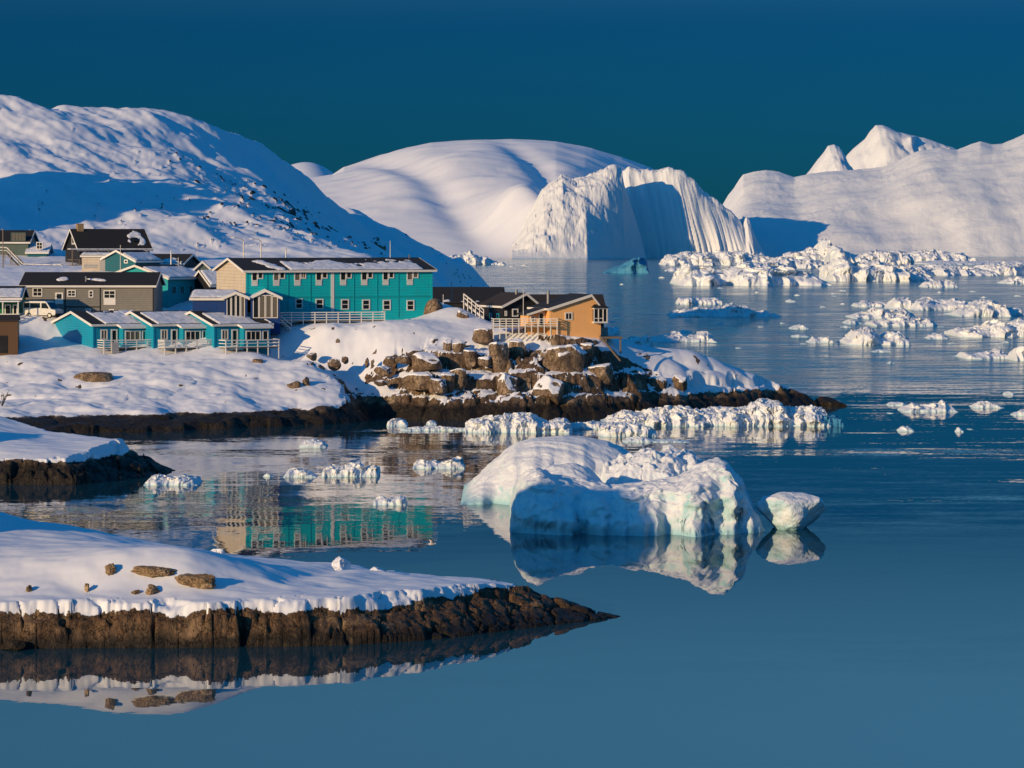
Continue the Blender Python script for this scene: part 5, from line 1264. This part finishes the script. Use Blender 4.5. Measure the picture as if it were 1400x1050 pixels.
for a in [
 ('small round brown rock, the upper left of those on the spit',152,779,.36,.4,.26,61),
 ('left half of the long brown ledge across the snow of the spit',206,780,1.25,.6,.27,62),
 ('right half of the long brown ledge, ending in a dark point',270,795,1.45,.6,.33,63),
 ('oval brown rock below the long ledge on the spit',208,808,.5,.4,.26,64),
 ('thin brown rock just left of the oval one on the spit',185,811,.32,.3,.14,65),
 ('small brown rock near the cracked snow edge, centre left of the spit',119,804,.17,.2,.2,66),
 ('brown rock at the snow edge near the left picture edge',40,808,.26,.3,.22,67),
]:
    d = on_spit(a[1], a[2]+4)
    boulder(a[0], a[1], a[2]+1, d, a[3], a[4], a[5]*1.3, a[6], .35, group=gA, cuts=18, sub=6, col=.6, rough=.2, mat='spitrock')
for a in [
 ('rounded snow covered block on the back edge of the spit',466,773,.62,.6,.42,71),
 ('square snow covered block right of the rounded one on the spit',515,783,.65,.55,.26,72),
 ('snow covered lump on the back edge left of the rounded block',299,759,.62,.6,.32,73),
]:
    boulder(a[0], a[1], a[2], 163 if a[1] > 400 else 166, a[3], a[4], a[5], a[6], 3.0, 'snow_block', 'snow block', mat='snowcap')
boulder('dark low rock islet off the tip of the headland', 1135, 556, 363.5, 2.9, 1.7, 1.45, 81, 0.0, 'rock_islet', 'islet', mat='land', sub=6)
boulder('wave washed black stone at the left end of the spit', 20, 884, 146.3, .8, .5, .30, 82, 0.15, mat='spit')
# hillside crags
for k, a in enumerate([
 ('big sunlit crag capped with snow on the lower hillside',252,303,560,4.6,4,4.3,91,1.6),
 ('dark broken crag at the right end of the sunlit one',287,314,555,2.2,2,3.2,92,.8),
 ('rounded snowy crag beneath the big sunlit one',240,326,540,2.2,2,1.9,93,1.3),
 ('small dark crag below the dark broken one',303,335,530,1.6,1.5,1.7,94,.7),
 ('dark crag high on the left of the hillside',97,214,690,3.8,3,2.0,95,.5),
 ('dark crag above the right part of the turquoise roof',516,341,640,2.2,2,2.8,96,.7),
 ('snowy hummock behind the street lamps',350,350,470,3.4,3,2.0,97,2.5),
 ('dark boulder at the right end wall of the turquoise house',594,424,361,1.4,1.2,1.3,98,.3),
]): boulder(a[0], a[1], a[2], a[3], a[4], a[5], a[6], a[7], a[8], 'crag' if k < 7 else 'boulder', 'crag' if k < 7 else 'boulder', mat='boulder')

def shrub():
    r = random.Random(8); mb = MB(); p0 = Vector(P(3, 556, 318.5))
    for k in range(16):
        a = r.uniform(0, 6.28); t = r.uniform(.15, .5); h = r.uniform(.9, 1.9); q = Vector((math.cos(a)*t*h, math.sin(a)*t*h, h))
        m_ = p0+q*.55+Vector((r.uniform(-.1,.1),0,0)); mb.tube(p0+q*.05, m_, .03, .022, 5); mb.tube(m_, p0+q, .022, .008, 5)
        for j in range(3):
            b = m_+(q*.45)*r.uniform(0,.8); mb.tube(b, b+Vector((r.uniform(-.35,.35), r.uniform(-.2,.2), r.uniform(.2,.45))), .013, .005, 4)
    o = center_mb('shrub', mb, M['twig']); tag(o, 'bare twiggy shrub in the snow at the left picture edge', 'shrub')
shrub()
# ---------------------------------------------------------------- gull
def gull():
    d = 174.0; o = P(590, 744, d)
    r = empty('seagull', tuple(o), math.radians(10)); tag(r, 'white seagull flying low over the mirror of the turquoise house', 'seagull')
    v, f = ico(3); b = v*np.array([.22,.075,.07]); b[:,2] += .02*np.abs(b[:,0]); 
    hd = v*.055+np.array([.23,0,.03])
    mb = MB(); mb.add(b, f, True); mb.add(hd, f, True); mb.prism([(-.2,-.05,0),(-.2,.05,0),(-.36,.09,.01),(-.36,-.09,.01)], [(-.2,-.04,.02),(-.2,.04,.02),(-.36,.08,.02),(-.36,-.08,.02)])
    mb.build('body', M['feather'], r)
    mb = MB(); mb.tube((.27,0,.03),(.34,0,.02),.016,.004); mb.build('beak', M['brick'], r)
    for s in (-1, 1):
        sec = [(0,.05*s,.03,.10),(.03,.28*s,.17,.09),(-.02,.5*s,.22,.065),(-.10,.68*s,.27,.012)]
        up = []; n = 6; vs = []
        for (x,y,z,c) in sec:
            for t in range(n):
                a = 2*math.pi*t/n; vs.append((x+c*math.cos(a), y, z+.014*math.sin(a)))
        fs = [(i*n+t, i*n+(t+1)%n, (i+1)*n+(t+1)%n, (i+1)*n+t) for i in range(3) for t in range(n)]
        mb = MB(); mb.add([(x, y*.62, z*(1.3 if s < 0 else .9)) for x,y,z in vs], fs, True); w = mb.build('wing', M['feather'], r)
        x,y,z,c = sec[3]; k = 1.3 if s < 0 else .9
        mb = MB(); mb.tube((x+.02,y*.6,z*k-.01),(x-.06,y*.70,z*k+.02),.03,.005); mb.build('wing_tip', M['feather_dark'], w)
gull()
# ---------------------------------------------------------------- camera, sun, sky
cam = bpy.data.cameras.new('camera'); co = bpy.data.objects.new('camera', cam); COL.objects.link(co)
cam.sensor_width = 36; cam.lens = F*36/1400; cam.shift_y = -(525-YH)/1400; cam.clip_start = 1; cam.clip_end = 90000
co.location = (0, 0, CAMH); co.rotation_euler = (math.pi/2, 0, 0)
scene.camera = co
sl = bpy.data.lights.new('sun', 'SUN'); sl.energy = 3.9; sl.angle = math.radians(.5); sl.color = (1, .71, .39)
so = bpy.data.objects.new('sun', sl); COL.objects.link(so); so.rotation_euler = (-SUN).to_track_quat('-Z', 'Y').to_euler()
w = bpy.data.worlds.new('World'); scene.world = w; w.use_nodes = True; nt = w.node_tree; nt.nodes.clear()
out = nt.nodes.new('ShaderNodeOutputWorld'); bg = nt.nodes.new('ShaderNodeBackground'); sky = nt.nodes.new('ShaderNodeTexSky')
sky.sky_type = 'NISHITA'; sky.sun_disc = False; sky.sun_elevation = SUN_EL; sky.sun_rotation = math.atan2(SUN_H[0], SUN_H[1])
sky.air_density = 1.0; sky.dust_density = .3; sky.ozone_density = 3.0
tc = nt.nodes.new('ShaderNodeTexCoord'); sp = nt.nodes.new('ShaderNodeSeparateXYZ'); nt.links.new(tc.outputs['Generated'], sp.inputs[0])
mr = nt.nodes.new('ShaderNodeMapRange'); mr.interpolation_type = 'SMOOTHSTEP'; nt.links.new(sp.outputs[2], mr.inputs['Value'])
mr.inputs['From Min'].default_value = .072; mr.inputs['From Max'].default_value = .20
tm = nt.nodes.new('ShaderNodeMix'); tm.data_type = 'RGBA'; nt.links.new(mr.outputs[0], tm.inputs[0])
tm.inputs[6].default_value = (.010, .175, .43, 1); tm.inputs[7].default_value = (.64, 1.22, 1.46, 1)     # dusky band low down, pale belt above it
mr2 = nt.nodes.new('ShaderNodeMapRange'); mr2.interpolation_type = 'SMOOTHSTEP'; nt.links.new(sp.outputs[2], mr2.inputs['Value'])
mr2.inputs['From Min'].default_value = .20; mr2.inputs['From Max'].default_value = .38
tn = nt.nodes.new('ShaderNodeMix'); tn.data_type = 'RGBA'; nt.links.new(mr2.outputs[0], tn.inputs[0]); nt.links.new(tm.outputs[2], tn.inputs[6])
tn.inputs[7].default_value = (.04, 1.15, 1.85, 1); tm = tn
mx = nt.nodes.new('ShaderNodeMix'); mx.data_type = 'RGBA'; mx.blend_type = 'MULTIPLY'; mx.inputs[0].default_value = 1
nt.links.new(sky.outputs[0], mx.inputs[6]); nt.links.new(tm.outputs[2], mx.inputs[7])
nt.links.new(mx.outputs[2], bg.inputs[0]); bg.inputs[1].default_value = .075
nt.links.new(bg.outputs[0], out.inputs[0])
vs = scene.view_settings; vs.view_transform = 'Standard'; vs.look = 'None'; vs.exposure = 0; vs.gamma = 1; vs.use_curve_mapping = False
scene.cycles.max_bounces = 6; scene.cycles.use_denoising = True
